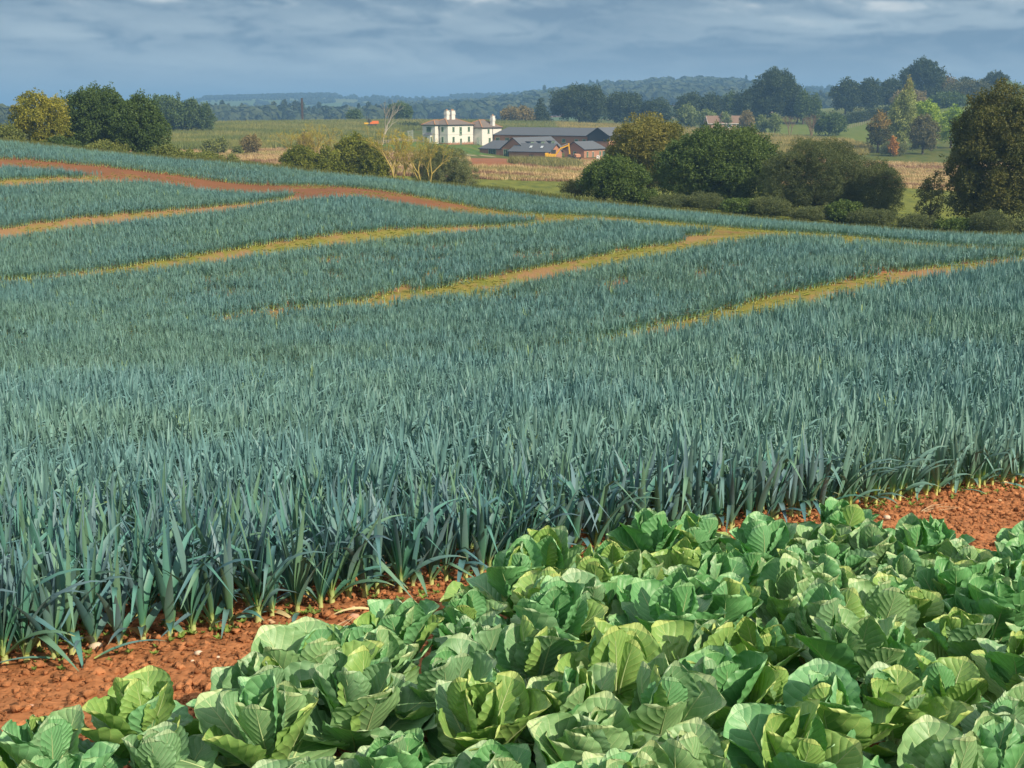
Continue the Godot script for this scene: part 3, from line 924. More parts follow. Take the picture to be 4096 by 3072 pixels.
func soil_matter() -> void:
	rng.seed = 303
	var m := StandardMaterial3D.new()
	m.resource_name = "soil clod"
	m.vertex_color_use_as_albedo = true
	m.roughness = 0.97
	m.metallic_specular = 0.2
	m.heightmap_enabled = true
	m.heightmap_texture = noise_texture(0.05, Color.BLACK, Color.WHITE, 8, 256, 4)
	m.heightmap_scale = 0.5
	m.uv1_triplanar = true
	m.uv1_scale = Vector3.ONE * 1.5
	var clods := thing("soil_clods", "loose crumbly red clods covering the bare soil between leeks and brassicas", "soil", Vector3.ZERO)
	clods.set_meta("kind", "stuff")
	for k in 4:
		var places := []
		var tints := []
		for i in 15000:
			var t := rf(-8.0, 17.0)
			var c := rf(4.0, FRONT + 1.4) if rng.randf() < 0.85 else rf(FRONT + 1.0, FRONT + 4.5)
			var p := ROW * t + ACROSS * c
			if -p.y < 4.0 or absf(p.x) > -p.y * 0.46 + 0.6: continue
			var size := 0.010 + 0.05 * pow(rng.randf(), 4.5) + 0.012 * rng.randf()
			var b := Basis.from_euler(Vector3(rf(0, TAU), rf(0, TAU), rf(0, TAU))).scaled(Vector3(rf(0.8, 1.3), rf(0.6, 1.0), rf(0.8, 1.3)) * size)
			var h := noise_a.get_noise_2d(p.x * 2.3, p.y * 2.3) * 0.035 + noise_b.get_noise_2d(p.x * 9.0, p.y * 9.0) * 0.018
			places.append(Transform3D(b, on(p.x, p.y, h + size * 0.15)))
			var v := rf(0.62, 1.1)
			tints.append(Color(0.56 * v, 0.24 * v, 0.11 * v))
		many("clods", lump(40 + k, 0.5), m, places, tints, clods)
	# pebbles
	var stones := [mat("pale pebble", Color(0.62, 0.50, 0.38), 0.8), mat("buff pebble", Color(0.50, 0.33, 0.19), 0.85), mat("pink pebble", Color(0.55, 0.30, 0.20), 0.85)]
	var shapes := [lump(71, 0.1), lump(72, 0.14), lump(73, 0.12)]
	var words := ["pale rounded pebble lying on the bare red soil strip", "buff rounded pebble lying on the bare red soil strip", "pinkish rounded pebble lying on the bare red soil strip"]
	var done := 0
	while done < 110:
		var p := ROW * rf(-6, 16) + ACROSS * rf(4.4, FRONT + 0.4)
		if -p.y < 4.5 or absf(p.x) > -p.y * 0.42: continue
		var k := rng.randi() % 3
		var size := rf(0.016, 0.045) if rng.randf() < 0.85 else rf(0.045, 0.07)
		var h := noise_a.get_noise_2d(p.x * 2.3, p.y * 2.3) * 0.035 + noise_b.get_noise_2d(p.x * 9.0, p.y * 9.0) * 0.018
		lone("pebble", shapes[rng.randi() % 3], stones[k], words[k], "pebble", Transform3D(Basis.from_euler(Vector3(rf(-0.4, 0.4), rf(0, TAU), rf(-0.4, 0.4))).scaled(Vector3(1.3, 0.9, 1.0) * size), on(p.x, p.y, h + size * 0.22)), ["pale pebbles", "buff pebbles", "pinkish pebbles"][k])
		done += 1
	# leek leaves dropped on the soil along the first row
	var flat := []
	for k in 4:
		flat.append(strap_leaf(rf(0.3, 0.45), 0.045, PI / 2 - 0.35, rf(0.5, 0.8), 9.0, 0.0, 8, rf(-0.6, 0.6)).mesh())
	var withered := mat("withered leaf", Color(0.62, 0.50, 0.26), 0.8, Color.BLACK, false)
	for i in 46:
		var p := ROW * rf(-4.0, 15.0) + ACROSS * (FRONT - 0.1 + rf(-0.45, 0.25))
		if absf(p.x) > -p.y * 0.43: continue
		var dry := rng.randf() < 0.18
		lone("fallen_leaf", flat[i % 4], withered if dry else mats["leek"], "withered straw-coloured leek leaf lying on the soil along the first row" if dry else "blue-green leek leaf lying on the soil along the first row", "leaf", Transform3D(Basis(Vector3.UP, rf(0, TAU)) * Basis(Vector3.RIGHT, rf(-0.4, 0.4)), on(p.x, p.y, 0.015)), "withered fallen leaves" if dry else "fallen leek leaves")
	# dry stalks of old weeds
	var straw := mat("dry stalk", Color(0.50, 0.36, 0.22), 0.9)
	for i in 7:
		var p: Vector2 = [Vector2(-1.15, -7.0), Vector2(-0.95, -7.15), Vector2(0.35, -8.5), Vector2(-1.3, -6.95), Vector2(0.28, -8.4), Vector2(2.6, -10.2), Vector2(4.0, -11.7)][i]
		var s := Shape.new()
		var a := rf(-0.5, 0.5) + 0.6
		for b in 7:
			var q := a + rf(-0.35, 0.35)
			var l := rf(0.2, 0.5)
			var e := Vector3(cos(q), 0, -sin(q)) * l
			s.tube([Vector3(0, 0.012, 0), e * 0.5 + Vector3(rf(-0.02, 0.02), rf(0.01, 0.04), rf(-0.02, 0.02)), e + Vector3(0, rf(0.005, 0.03), 0)], [0.004, 0.003, 0.0012], 4)
		lone("dry_stalk", s.mesh(), straw, ["thickest tangle of dry branching stalks lying on the red soil", "dry straw-coloured stalk lying across the red soil", "small heap of dry stalks below the leek row"][0 if i == 0 else 1 if i != 2 and i != 4 else 2], "stalk", Transform3D(Basis(), on(p.x, p.y)), "dry stalks on the soil" if i != 2 and i != 4 else "dry stalk heaps")
	# small green weeds between the leeks and in the alleys
	var weed := Shape.new()
	for i in 9:
		var a := TAU * i / 9.0 + rf(-0.2, 0.2)
		var out := Vector3(cos(a), rf(0.25, 1.1), sin(a)).normalized()
		var sd := Vector3(-sin(a), 0, cos(a)) * 0.2
		var l := rf(0.5, 1.0)
		weed.quad(Vector3.ZERO, out * l * 0.6 - sd, out * l, out * l * 0.6 + sd)
	var places := []
	var tints := []
	for i in 2600:
		var p := ROW * rf(-4, 14) + ACROSS * (FRONT + rf(-0.35, 2.2))
		places.append(Transform3D(Basis(Vector3.UP, rf(0, TAU)).scaled(Vector3.ONE * rf(0.015, 0.06)), on(p.x, p.y, 0.005)))
		tints.append(Color(0.16, 0.24, 0.045) * rf(0.7, 1.3))
	for i in 42000:
		var p: Vector2
		if rng.randf() < 0.62:
			p = ROW * rf(-12, 110) + ACROSS * (float(ALLEYS[rng.randi() % 5]) + rf(-2.3, 2.3))
			if -p.y > polyline(p.x, bed_end): continue
		else:
			p.x = rf(-40, 36)
			p.y = -lerpf(polyline(p.x, bed_end), polyline(p.x, strip_start) + 1.0, rng.randf())
			if rng.randf() > 0.25 + 0.75 * smoothstep(-20.0, 20.0, p.x): continue
		if absf(p.x) > -p.y * 0.45 + 1.0: continue
		if noise_a.get_noise_2d(p.x * 0.12 + 40.0, p.y * 0.12) * 2.0 + clampf(p.x * 0.012, -0.3, 0.3) + rf(-0.4, 0.4) < -0.15: continue
		places.append(Transform3D(Basis(Vector3.UP, rf(0, TAU)).scaled(Vector3(1, 0.6, 1) * rf(0.05, 0.16)), on(p.x, p.y, 0.005)))
		tints.append(Color(0.23, 0.275, 0.04).lerp(Color(0.36, 0.31, 0.07), rng.randf()) * rf(0.8, 1.2))
	var weeds := many(numbered("ground_weeds"), weed.mesh(), mat("weed", Color(1, 1, 1), 0.8, Color(0.3, 0.4, 0.1), true), places, tints, self)
	tag(weeds, "low yellow-green weeds in the alleys and under the leeks", "weeds", "", "stuff")

# ------------------------------------------------------------------ trees

# kind: name, category, [leaf colour A, leaf colour B], lobes, crown bottom, leaf size, fill, flatness
const KINDS := {
	"ash": ["ash_tree", "tree", Color(0.19, 0.205, 0.03), Color(0.33, 0.30, 0.045), 9, 0.10, 1.0, 1.0],
	"oak": ["oak_tree", "tree", Color(0.054, 0.097, 0.024), Color(0.101, 0.155, 0.041), 14, 0.06, 1.0, 1.2],
	"bush": ["bush", "bush", Color(0.13, 0.165, 0.045), Color(0.23, 0.25, 0.06), 6, 0.0, 1.0, 1.2],
	"hedgebush": ["hedge_bush", "bush", Color(0.054, 0.081, 0.030), Color(0.081, 0.108, 0.041), 6, 0.0, 1.0, 1.3],
	"round": ["round_tree", "tree", Color(0.068, 0.119, 0.035), Color(0.121, 0.176, 0.054), 9, 0.05, 1.0, 1.2],
	"conifer": ["conifer_tree", "tree", Color(0.038, 0.065, 0.027), Color(0.068, 0.097, 0.041), 0, 0.04, 0.9, 1.3],
	"tawny": ["tawny_tree", "tree", Color(0.19, 0.155, 0.06), Color(0.33, 0.25, 0.09), 7, 0.03, 1.0, 1.1],
	"evergreen": ["evergreen_bush", "bush", Color(0.115, 0.150, 0.022), Color(0.26, 0.27, 0.04), 10, 0.0, 1.0, 1.5],
	"willowbush": ["willow_bush", "bush", Color(0.150, 0.180, 0.075), Color(0.23, 0.25, 0.11), 8, 0.0, 0.75, 1.4],
	"backtree": ["dark_tree", "tree", Color(0.041, 0.070, 0.028), Color(0.070, 0.105, 0.041), 10, 0.04, 1.0, 1.2],
	"palebush": ["pale_green_tree", "tree", Color(0.15, 0.21, 0.08), Color(0.25, 0.30, 0.10), 6, 0.02, 0.9, 1.2],
	"pine": ["pine_tree", "tree", Color(0.038, 0.061, 0.027), Color(0.061, 0.088, 0.038), 8, 0.35, 0.9, 1.0],
	"greytree": ["olive_tree", "tree", Color(0.101, 0.115, 0.054), Color(0.149, 0.155, 0.074), 10, 0.0, 0.9, 1.2],
	"poplar": ["poplar_tree", "tree", Color(0.26, 0.31, 0.10), Color(0.40, 0.43, 0.14), -1, 0.03, 0.9, 1.6],
	"spire": ["poplar_tree", "tree", Color(0.33, 0.31, 0.09), Color(0.42, 0.36, 0.13), -1, 0.55, 0.8, 1.5],
	"bright": ["bright_green_tree", "tree", Color(0.24, 0.37, 0.045), Color(0.40, 0.50, 0.07), 9, 0.03, 1.0, 1.2],
	"brown": ["brown_leaved_tree", "tree", Color(0.130, 0.125, 0.055), Color(0.210, 0.185, 0.080), 9, 0.02, 0.9, 1.3],
	"darkorange": ["turning_tree", "tree", Color(0.105, 0.115, 0.045), Color(0.33, 0.225, 0.055), 8, 0.0, 0.9, 1.2],
	"orange": ["orange_bush", "bush", Color(0.446, 0.209, 0.041), Color(0.567, 0.270, 0.061), 4, 0.0, 0.8, 1.5],
	"oaklit": ["olive_oak_tree", "tree", Color(0.13, 0.145, 0.034), Color(0.28, 0.25, 0.06), 15, 0.10, 1.0, 1.1],
	"oakdark": ["dark_oak_tree", "tree", Color(0.065, 0.115, 0.026), Color(0.125, 0.180, 0.040), 16, 0.03, 1.0, 1.15],
	"thorn": ["thorn_tree", "tree", Color(0.085, 0.115, 0.048), Color(0.155, 0.180, 0.070), 14, 0.0, 0.75, 1.35],
	"scrub": ["scrub_tree", "tree", Color(0.115, 0.128, 0.047), Color(0.182, 0.189, 0.061), 7, 0.05, 0.8, 0.45],
	"edgeoak": ["edge_oak_tree", "tree", Color(0.075, 0.098, 0.026), Color(0.165, 0.160, 0.042), 17, 0.0, 1.0, 1.25],
}
var sprays := []

func spray_mesh(seed_: int, narrow: float) -> ArrayMesh:
	# a loose handful of leaves about one unit across
	var r := RandomNumberGenerator.new()
	r.seed = seed_
	var s := Shape.new()
	for i in 15:
		var at := Vector3(r.randf_range(-1, 1), r.randf_range(-0.8, 0.8), r.randf_range(-1, 1))
		at = at.normalized() * pow(r.randf(), 0.5) * 0.62
		var dir := (at.normalized() + Vector3(r.randf_range(-0.8, 0.8), r.randf_range(-0.6, 0.8), r.randf_range(-0.8, 0.8))).normalized()
		var side := dir.cross(Vector3(r.randf_range(-1, 1), r.randf_range(-0.2, 1), r.randf_range(-1, 1))).normalized()
		var l := r.randf_range(0.34, 0.56)
		var w := l * narrow
		var v := r.randf_range(0.82, 1.18)
		s.quad(at, at + dir * l * 0.5 - side * w, at + dir * l, at + dir * l * 0.5 + side * w, Color(v, v, v))
	return s.mesh()

func limb(s: Shape, from: Vector3, to: Vector3, r0: float, r1: float, sides: int) -> void:
	var mid := (from + to) * 0.5 + Vector3(rf(-0.08, 0.08), rf(0.0, 0.1), rf(-0.08, 0.08)) * from.distance_to(to)
	s.tube([from, mid, to], [r0, (r0 + r1) * 0.55, r1], sides)

func grow(kind: String, at: Vector3, tall: float, wide: float, label: String, group := "") -> Node3D:
	var k: Array = KINDS[kind]
	var o := thing(k[0], label, k[1], at, 0.0, group)
	var dist := at.distance_to(Vector3(0, EYE, 0))
	var leaf: float = maxf(0.34, dist * 0.0026) * k[6]     # radius of one spray
	var low: float = tall * k[5]
	var lobes := []
	var centre := Vector3(0, (tall + low) * 0.5, 0)
	var ry := (tall - low) * 0.5
	var lean := Vector3.ZERO
	if k[4] > 0:
		var n: int = k[4]
		# one core and a rind of lobes
		lobes.append([centre, wide * 0.58, ry * 0.66])
		n = int(n * 2.2)
		for i in n:
			var a := TAU * i * 0.618 + rf(-0.3, 0.3)
			var up := -0.85 + 1.75 * (i + 0.5) / n + rf(-0.12, 0.12)
			var ring := sqrt(maxf(0.0, 1.0 - minf(up * up, 0.98)))
			var rr := rf(0.19, 0.36)
			if kind == "pine": up = maxf(up, -0.2)
			var p := centre + Vector3(cos(a) * ring * wide * (1.04 - rr * 0.9) * rf(0.86, 1.0), up * ry * (1.0 - rr * 0.8), sin(a) * ring * wide * (1.04 - rr * 0.9) * rf(0.86, 1.0))
			lobes.append([p, wide * rr * rf(0.85, 1.2), minf(wide * rr, ry * (rr + 0.1)) * rf(0.75, 1.05)])
		lobes.append([Vector3(rf(-0.15, 0.15) * wide, tall - ry * 0.42, rf(-0.15, 0.15) * wide), wide * 0.42, ry * 0.42])
	else:
		# spindle or cone
		var n := 9
		for i in n:
			var t := (i + 0.5) / n
			var w := wide * (1.0 - t) * 1.05 if kind == "conifer" else wide * pow(sin(PI * clampf(t * 0.86 + 0.12, 0, 1)), 0.75)
			if kind == "poplar": lean = Vector3(4.2 * (t - 0.25), 0, 0)
			if kind == "spire": lean = Vector3(1.2 * (t - 0.5), 0, 0)
			lobes.append([Vector3(rf(-0.12, 0.12) * wide, low + (tall - low) * t, rf(-0.12, 0.12) * wide) + lean, maxf(w, 0.12 * wide), (tall - low) / n * 0.95])
	var mesh: Mesh = sprays[(1 if k[6] < 0.8 else 0) * 2]
	var mesh2: Mesh = sprays[(1 if k[6] < 0.8 else 0) * 2 + 1]
	var pl := [[], []]
	var tn := [[], []]
	for li in lobes.size():
		var L: Array = lobes[li]
		var area: float = 4.0 * PI * pow(pow(L[1] * L[1], 0.8) * pow(L[1] * L[2], 0.8) , 1.0 / 1.6)
		var count := int(clampf(area / (leaf * leaf * 0.80) * k[7], 6, 2200))
		var lobe_tone := rng.randf()
		for i in count:
			var d := Vector3(rng.randfn(), rng.randfn(), rng.randfn()).normalized()
			if d.y < -0.55 and rng.randf() < 0.5: d.y = -d.y
			var depth := 1.0 - 0.38 * pow(rng.randf(), 2.2) if rng.randf() < 0.86 else rf(1.0, 1.28)
			var p: Vector3 = L[0] + Vector3(d.x * L[1], d.y * L[2], d.z * L[1]) * depth
			p += d * noise_a.get_noise_3d(p.x * 0.6, p.y * 0.6, p.z * 0.6 + li) * L[1] * 0.7
			if p.y < 0.05: continue
			var hidden := false
			for lj in lobes.size():
				if lj == li: continue
				var q: Vector3 = p - lobes[lj][0]
				if pow(q.x / lobes[lj][1], 2.0) + pow(q.y / lobes[lj][2], 2.0) + pow(q.z / lobes[lj][1], 2.0) < 0.50:
					hidden = true
					break
			if hidden: continue
			if k[7] > 0.9 and noise_b.get_noise_3d(p.x * 0.8 + at.x, p.y * 0.8, p.z * 0.8) < -0.30 and li > 0: continue
			var w := rng.randi() % 2
			pl[w].append(Transform3D(Basis.from_euler(Vector3(rf(0, TAU), rf(0, TAU), rf(0, TAU))).scaled(Vector3.ONE * leaf * rf(0.75, 1.3)), p))
			var mixv := clampf(0.55 * lobe_tone + rf(-0.1, 0.55), 0, 1)
			if kind == "darkorange": mixv = 1.0 if p.y > tall * 0.62 and noise_b.get_noise_3d(p.x * 0.25, p.y * 0.25, p.z * 0.25) > -0.1 else mixv * 0.2
			tn[w].append((k[2] as Color).lerp(k[3], mixv))
	# wood
	var s := Shape.new()
	var girth := clampf(tall * 0.028, 0.08, 0.55)
	var fork := Vector3(0, low + (tall - low) * 0.22, 0)
	s.tube([Vector3(0, -0.4, 0), Vector3(0, fork.y * 0.25, 0), fork], [girth * 1.5, girth, girth * 0.8], 7)
	for li in lobes.size():
		if li > 9: break
		limb(s, fork + Vector3(0, rf(-0.3, 0.2) * fork.y, 0), lobes[li][0], girth * 0.5, girth * 0.12, 5)
	part("trunk", s.mesh(), mat("bark", Color(0.11, 0.085, 0.06), 0.95), o)
	var crown := Node3D.new()
	crown.name = "crown"
	o.add_child(crown, true)
	var fm := mat("foliage", Color(1, 1, 1), 0.6, Color(0.36, 0.42, 0.14), true, 0.35)
	for w in 2: many("foliage", [mesh, mesh2][w], fm, pl[w], tn[w], crown).set_meta("kind", "stuff")
	return o

func bare_tree(called: String, label: String, at: Vector3, tall: float, wide: float, bark: Material, leaf: Color, stems: int, amount: int, spread := 1.0) -> void:
	# forking branches that end in fine twigs, with or without a thin veil of leaves
	var o := thing(called, label, "tree", at)
	var s := Shape.new()
	var twigs := Shape.new()
	var tips := []
	for st in stems:
		var a := TAU * st / stems + rf(-0.5, 0.5)
		var todo := [[Vector3(cos(a) * 0.1, -0.2, sin(a) * 0.1), Vector3(cos(a) * 0.32 * spread, 1.0, sin(a) * 0.32 * spread).normalized(), tall * 0.40, tall * 0.024, 0]]
		while todo.size():
			var b: Array = todo.pop_back()
			var e: Vector3 = b[0] + b[1] * b[2]
			var mid: Vector3 = (b[0] + e) * 0.5 + Vector3(rf(-1, 1), rf(-1, 1), rf(-1, 1)) * b[2] * 0.06
			(s if b[4] < 2 else twigs).tube([b[0], mid, e], [b[3], b[3] * 0.8, b[3] * 0.6], 5 if b[4] < 2 else 3)
			tips.append(e)
			if b[4] < 4 and tips.size() < 900:
				for c in (3 if b[4] < 3 else 4):
					var q := TAU * c / 3.0 + rf(-0.8, 0.8)
					var side: Vector3 = (b[1] as Vector3).cross(Vector3(cos(q), 0.2, sin(q))).normalized()
					var dir: Vector3 = ((b[1] as Vector3) + side * rf(0.35, 0.75) * spread + Vector3(0, 0.16, 0)).normalized()
					todo.append([e if c else mid, dir, b[2] * rf(0.55, 0.78), b[3] * 0.58, b[4] + 1])
	part("trunk", s.mesh(), bark, o)
	part("branches", twigs.mesh(), bark, o)
	if amount:
		var pl := []
		var tn := []
		for i in amount:
			var p: Vector3 = tips[rng.randi() % tips.size()]
			pl.append(Transform3D(Basis.from_euler(Vector3(rf(0, 6), rf(0, 6), rf(0, 6))).scaled(Vector3.ONE * rf(0.12, 0.26)), p + Vector3(rf(-0.2, 0.2), rf(-0.2, 0.2), rf(-0.2, 0.2))))
			tn.append(leaf * rf(0.8, 1.25))
		many("foliage", sprays[2], mat("foliage", Color(1, 1, 1)), pl, tn, o).set_meta("kind", "stuff")

func trees() -> void:
	rng.seed = 404
	for k in 2: sprays.append(spray_mesh(900 + k, 0.34))
	for k in 2: sprays.append(spray_mesh(910 + k, 0.17))
	for t in TREES:
		grow(t[0], on(t[1], t[2]), t[3], t[4], t[5])
	# shrubs that close the foot of the hedge line
	for i in 13:
		var f := i / 12.0
		var x := lerpf(12.5, 47.0, f) + rf(-0.6, 0.6)
		var z := -lerpf(122.5, 104.0, f) + rf(-1.0, 1.0)
		grow("thorn" if i % 3 else "oakdark", on(x, z), rf(1.0, 2.0), rf(1.5, 2.2), "low dark shrub at the foot of the hedge-line oaks, %s from the barns end" % ordinal(i + 1), "shrubs at the foot of the hedge line")
	for i in 7:
		var f := i / 6.0
		var x := lerpf(-70.0, -36.0, f)
		grow("oak" if i % 2 else "bush", on(x, -lerpf(148.0, 149.0, f) + rf(-1, 1)), rf(1.6, 2.6), rf(2.0, 2.8), "low shrub at the foot of the crest trees, %s from the picture edge" % ordinal(i + 1), "shrubs at the foot of the crest trees")
	# bare and half-bare trees
	var pale := mat("pale bark", Color(0.42, 0.37, 0.30), 0.85)
	var yellow := mat("yellow bark", Color(0.40, 0.31, 0.09), 0.8)
	bare_tree("bare_tree", "bleached bare tree standing on the lawn edge left of the white house", on(-40.8, -398.0), 13.5, 3.5, pale, Color.BLACK, 1, 0, 0.75)
	bare_tree("yellow_willow", "half-bare yellow willow with pale trunk beside the evergreen clump", on(-14.8, -162.0), 8.2, 2.0, yellow, Color(0.50, 0.40, 0.06), 3, 800)
	bare_tree("yellow_willow", "smaller half-bare yellow willow in front of the feathery willow bush", on(-11.0, -161.0), 6.6, 1.6, yellow, Color(0.42, 0.38, 0.08), 2, 420)
	bare_tree("yellow_willow", "yellow willow twigs rising behind the middle evergreen bush", on(-26.8, -168.5), 8.6, 1.7, yellow, Color(0.46, 0.39, 0.07), 3, 600)
	bare_tree("yellow_willow", "yellow twiggy tree between the bright green trees and the edge oak", on(139.0, -385.0), 8.5, 3.0, yellow, Color(0.34, 0.30, 0.07), 2, 240)
	var brownish := mat("brown twig", Color(0.24, 0.16, 0.10), 0.9)
	bare_tree("bare_tree", "bare brown tree, first of two in the paddock row", on(108.5, -498.0), 8.0, 2.4, brownish, Color(0.22, 0.15, 0.06), 3, 160, 0.7)
	bare_tree("bare_tree", "bare brown tree, wider of two in the paddock row", on(116.5, -496.0), 8.4, 2.8, brownish, Color(0.22, 0.15, 0.06), 4, 160, 0.7)

# ------------------------------------------------------------------ crops and rough grass across the valley

func tuft(blades: int, w: float, seed_: int) -> ArrayMesh:
	var r := RandomNumberGenerator.new()
	r.seed = seed_
	var s := Shape.new()
	for i in blades:
		var a := r.randf() * TAU
		var base := Vector3(r.randf_range(-0.5, 0.5), 0, r.randf_range(-0.5, 0.5))
		var tip := base + Vector3(cos(a) * r.randf_range(0.05, 0.4), r.randf_range(0.6, 1.0), sin(a) * r.randf_range(0.05, 0.4))
		var side := Vector3(-sin(a), 0, cos(a)) * w
		var v := r.randf_range(0.8, 1.2)
		s.face(base - side, base + side, tip, Color(v, v, v))
	return s.mesh()

func field_matter() -> void:
	rng.seed = 505
	# maize
	var pl := []
	var tn := []
	var z := -312.0
	while z > -612.0:
		var x := -130.0
		while x < 122.0:
			x += rf(0.9, 1.5) * (1.0 - z * 0.0004)
			var q := Vector2(x, z + x * 0.12 + rf(-0.25, 0.25))
			if not Geometry2D.is_point_in_polygon(q, maize_area): continue
			pl.append(Transform3D(Basis(Vector3.UP, rf(0, TAU)).scaled(Vector3(1.3, rf(1.75, 2.2), 1.3)), on(q.x, q.y)))
			var f := clampf(0.45 + noise_a.get_noise_2d(q.x * 0.02, q.y * 0.035) * 1.6 + rf(-0.2, 0.2), 0, 1)
			tn.append(Color(0.150, 0.185, 0.042).lerp(Color(0.27, 0.26, 0.075), f) if q.x < 20.0 else Color(0.24, 0.225, 0.06).lerp(Color(0.42, 0.33, 0.11), f))
		z -= 1.55
	var maize := many(numbered("maize_crop"), tuft(13, 0.09, 3), mat("maize", Color(1, 1, 1), 0.7, Color(0.35, 0.4, 0.12), true), pl, tn, self)
	tag(maize, "tall olive and straw maize crop in rows round the farm", "maize", "", "stuff")
	# rough golden grass
	pl = []
	tn = []
	for i in 34000:
		var d := 228.0 + 135.0 * pow(rng.randf(), 1.25)
		var a := rf(-0.46, 0.46)
		var q := Vector2(sin(a) * d, -cos(a) * d)
		if d > 350.0 or Geometry2D.is_point_in_polygon(q, earth_area) or Geometry2D.is_point_in_polygon(q, lawn_area) or Geometry2D.is_point_in_polygon(q, maize_area) or Geometry2D.is_point_in_polygon(q, track_area): continue
		pl.append(Transform3D(Basis(Vector3.UP, rf(0, TAU)).scaled(Vector3(1.3, rf(0.45, 0.95), 1.3)), on(q.x, q.y)))
		var band := noise_b.get_noise_2d(q.x * 0.012, q.y * 0.07) * 1.7 + noise_a.get_noise_2d(q.x * 0.05, q.y * 0.08) * 0.8
		var c := Color(0.54, 0.39, 0.18).lerp(Color(0.68, 0.53, 0.30), rng.randf())
		if band > 0.12: c = c.lerp(Color(0.235, 0.115, 0.075), clampf(band * 1.6, 0, 0.85))
		if band < -0.55: c = c.lerp(Color(0.22, 0.23, 0.06), 0.6)
		tn.append(c * rf(0.85, 1.1))
	var rough := many(numbered("rough_grass"), tuft(11, 0.055, 5), mat("rough grass", Color(1, 1, 1), 0.8, Color(0.4, 0.36, 0.2), true), pl, tn, self)
	tag(rough, "golden rough grass with brown dock patches on the valley meadow", "grass", "", "stuff")
	# green scrub on the spoil heap by the barns
	pl = []
	tn = []
	for i in 1500:
		var q := Vector2(rf(-1.0, 16.0), rf(-308, -262))
		if Vector2((q.x - 7.5) / 8.0, (q.y + 285.0) / 22.0).length() > 1.0: continue
		pl.append(Transform3D(Basis(Vector3.UP, rf(0, TAU)).scaled(Vector3(1.5, rf(0.9, 2.1), 1.5)), on(q.x, q.y)))
		tn.append(Color(0.17, 0.19, 0.055).lerp(Color(0.30, 0.27, 0.11), rng.randf()))
	var weeds := many(numbered("spoil_heap_weeds"), tuft(11, 0.06, 6), mat("rough grass", Color(1, 1, 1)), pl, tn, self)
	tag(weeds, "tall green weeds on the spoil heap before the brick barns", "weeds", "", "stuff")
	# dark verge weeds along the far side of the field
	pl = []
	tn = []
	for i in 5200:
		var x := rf(-62, 55)
		var q := Vector2(x, -(polyline(x, field_end) + 0.5 + 9.0 * pow(rng.randf(), 1.5)))
		pl.append(Transform3D(Basis(Vector3.UP, rf(0, TAU)).scaled(Vector3(0.8, rf(0.2, 0.6), 0.8)), on(q.x, q.y)))
		tn.append(Color(0.075, 0.115, 0.025).lerp(Color(0.17, 0.17, 0.05), rng.randf()))
	var verge := many(numbered("verge_grass"), tuft(10, 0.05, 8), mat("rough grass", Color(1, 1, 1)), pl, tn, self)
	tag(verge, "green verge grass between the far leek strip and the hedge line", "grass", "", "stuff")

# ------------------------------------------------------------------ distant woods and hedges

func crown_mesh(seed_: int, pointed: bool) -> ArrayMesh:
	# one distant tree, one unit tall
	var r := RandomNumberGenerator.new()
	r.seed = seed_
	var s := Shape.new()
	for i in 150:
		var d := Vector3(r.randfn(), r.randfn(), r.randfn()).normalized()
		var p: Vector3
		if pointed:
			var t := pow(r.randf(), 1.4)
			p = Vector3(d.x * 0.2 * (1.05 - t), t, d.z * 0.2 * (1.05 - t))
		else:
			var bump := 1.0 + 0.28 * sin(d.x * 5.0 + seed_) * sin(d.y * 6.0) * sin(d.z * 5.0 + 1.0)
			p = Vector3(0, 0.52, 0) + Vector3(d.x * 0.42, d.y * 0.48, d.z * 0.42) * bump
		var side := d.cross(Vector3(r.randf_range(-1, 1), r.randf_range(-1, 1), r.randf_range(-1, 1))).normalized()
		var up := (d.cross(side) + d * r.randf_range(-0.5, 0.5)).normalized()
		var l := 0.17 if not pointed else 0.1
		s.quad(p - up * l - side * l * 0.8, p - up * l * 0.8 + side * l, p + up * l + side * l * 0.8, p + up * l * 0.9 - side * l)
	return s.mesh()

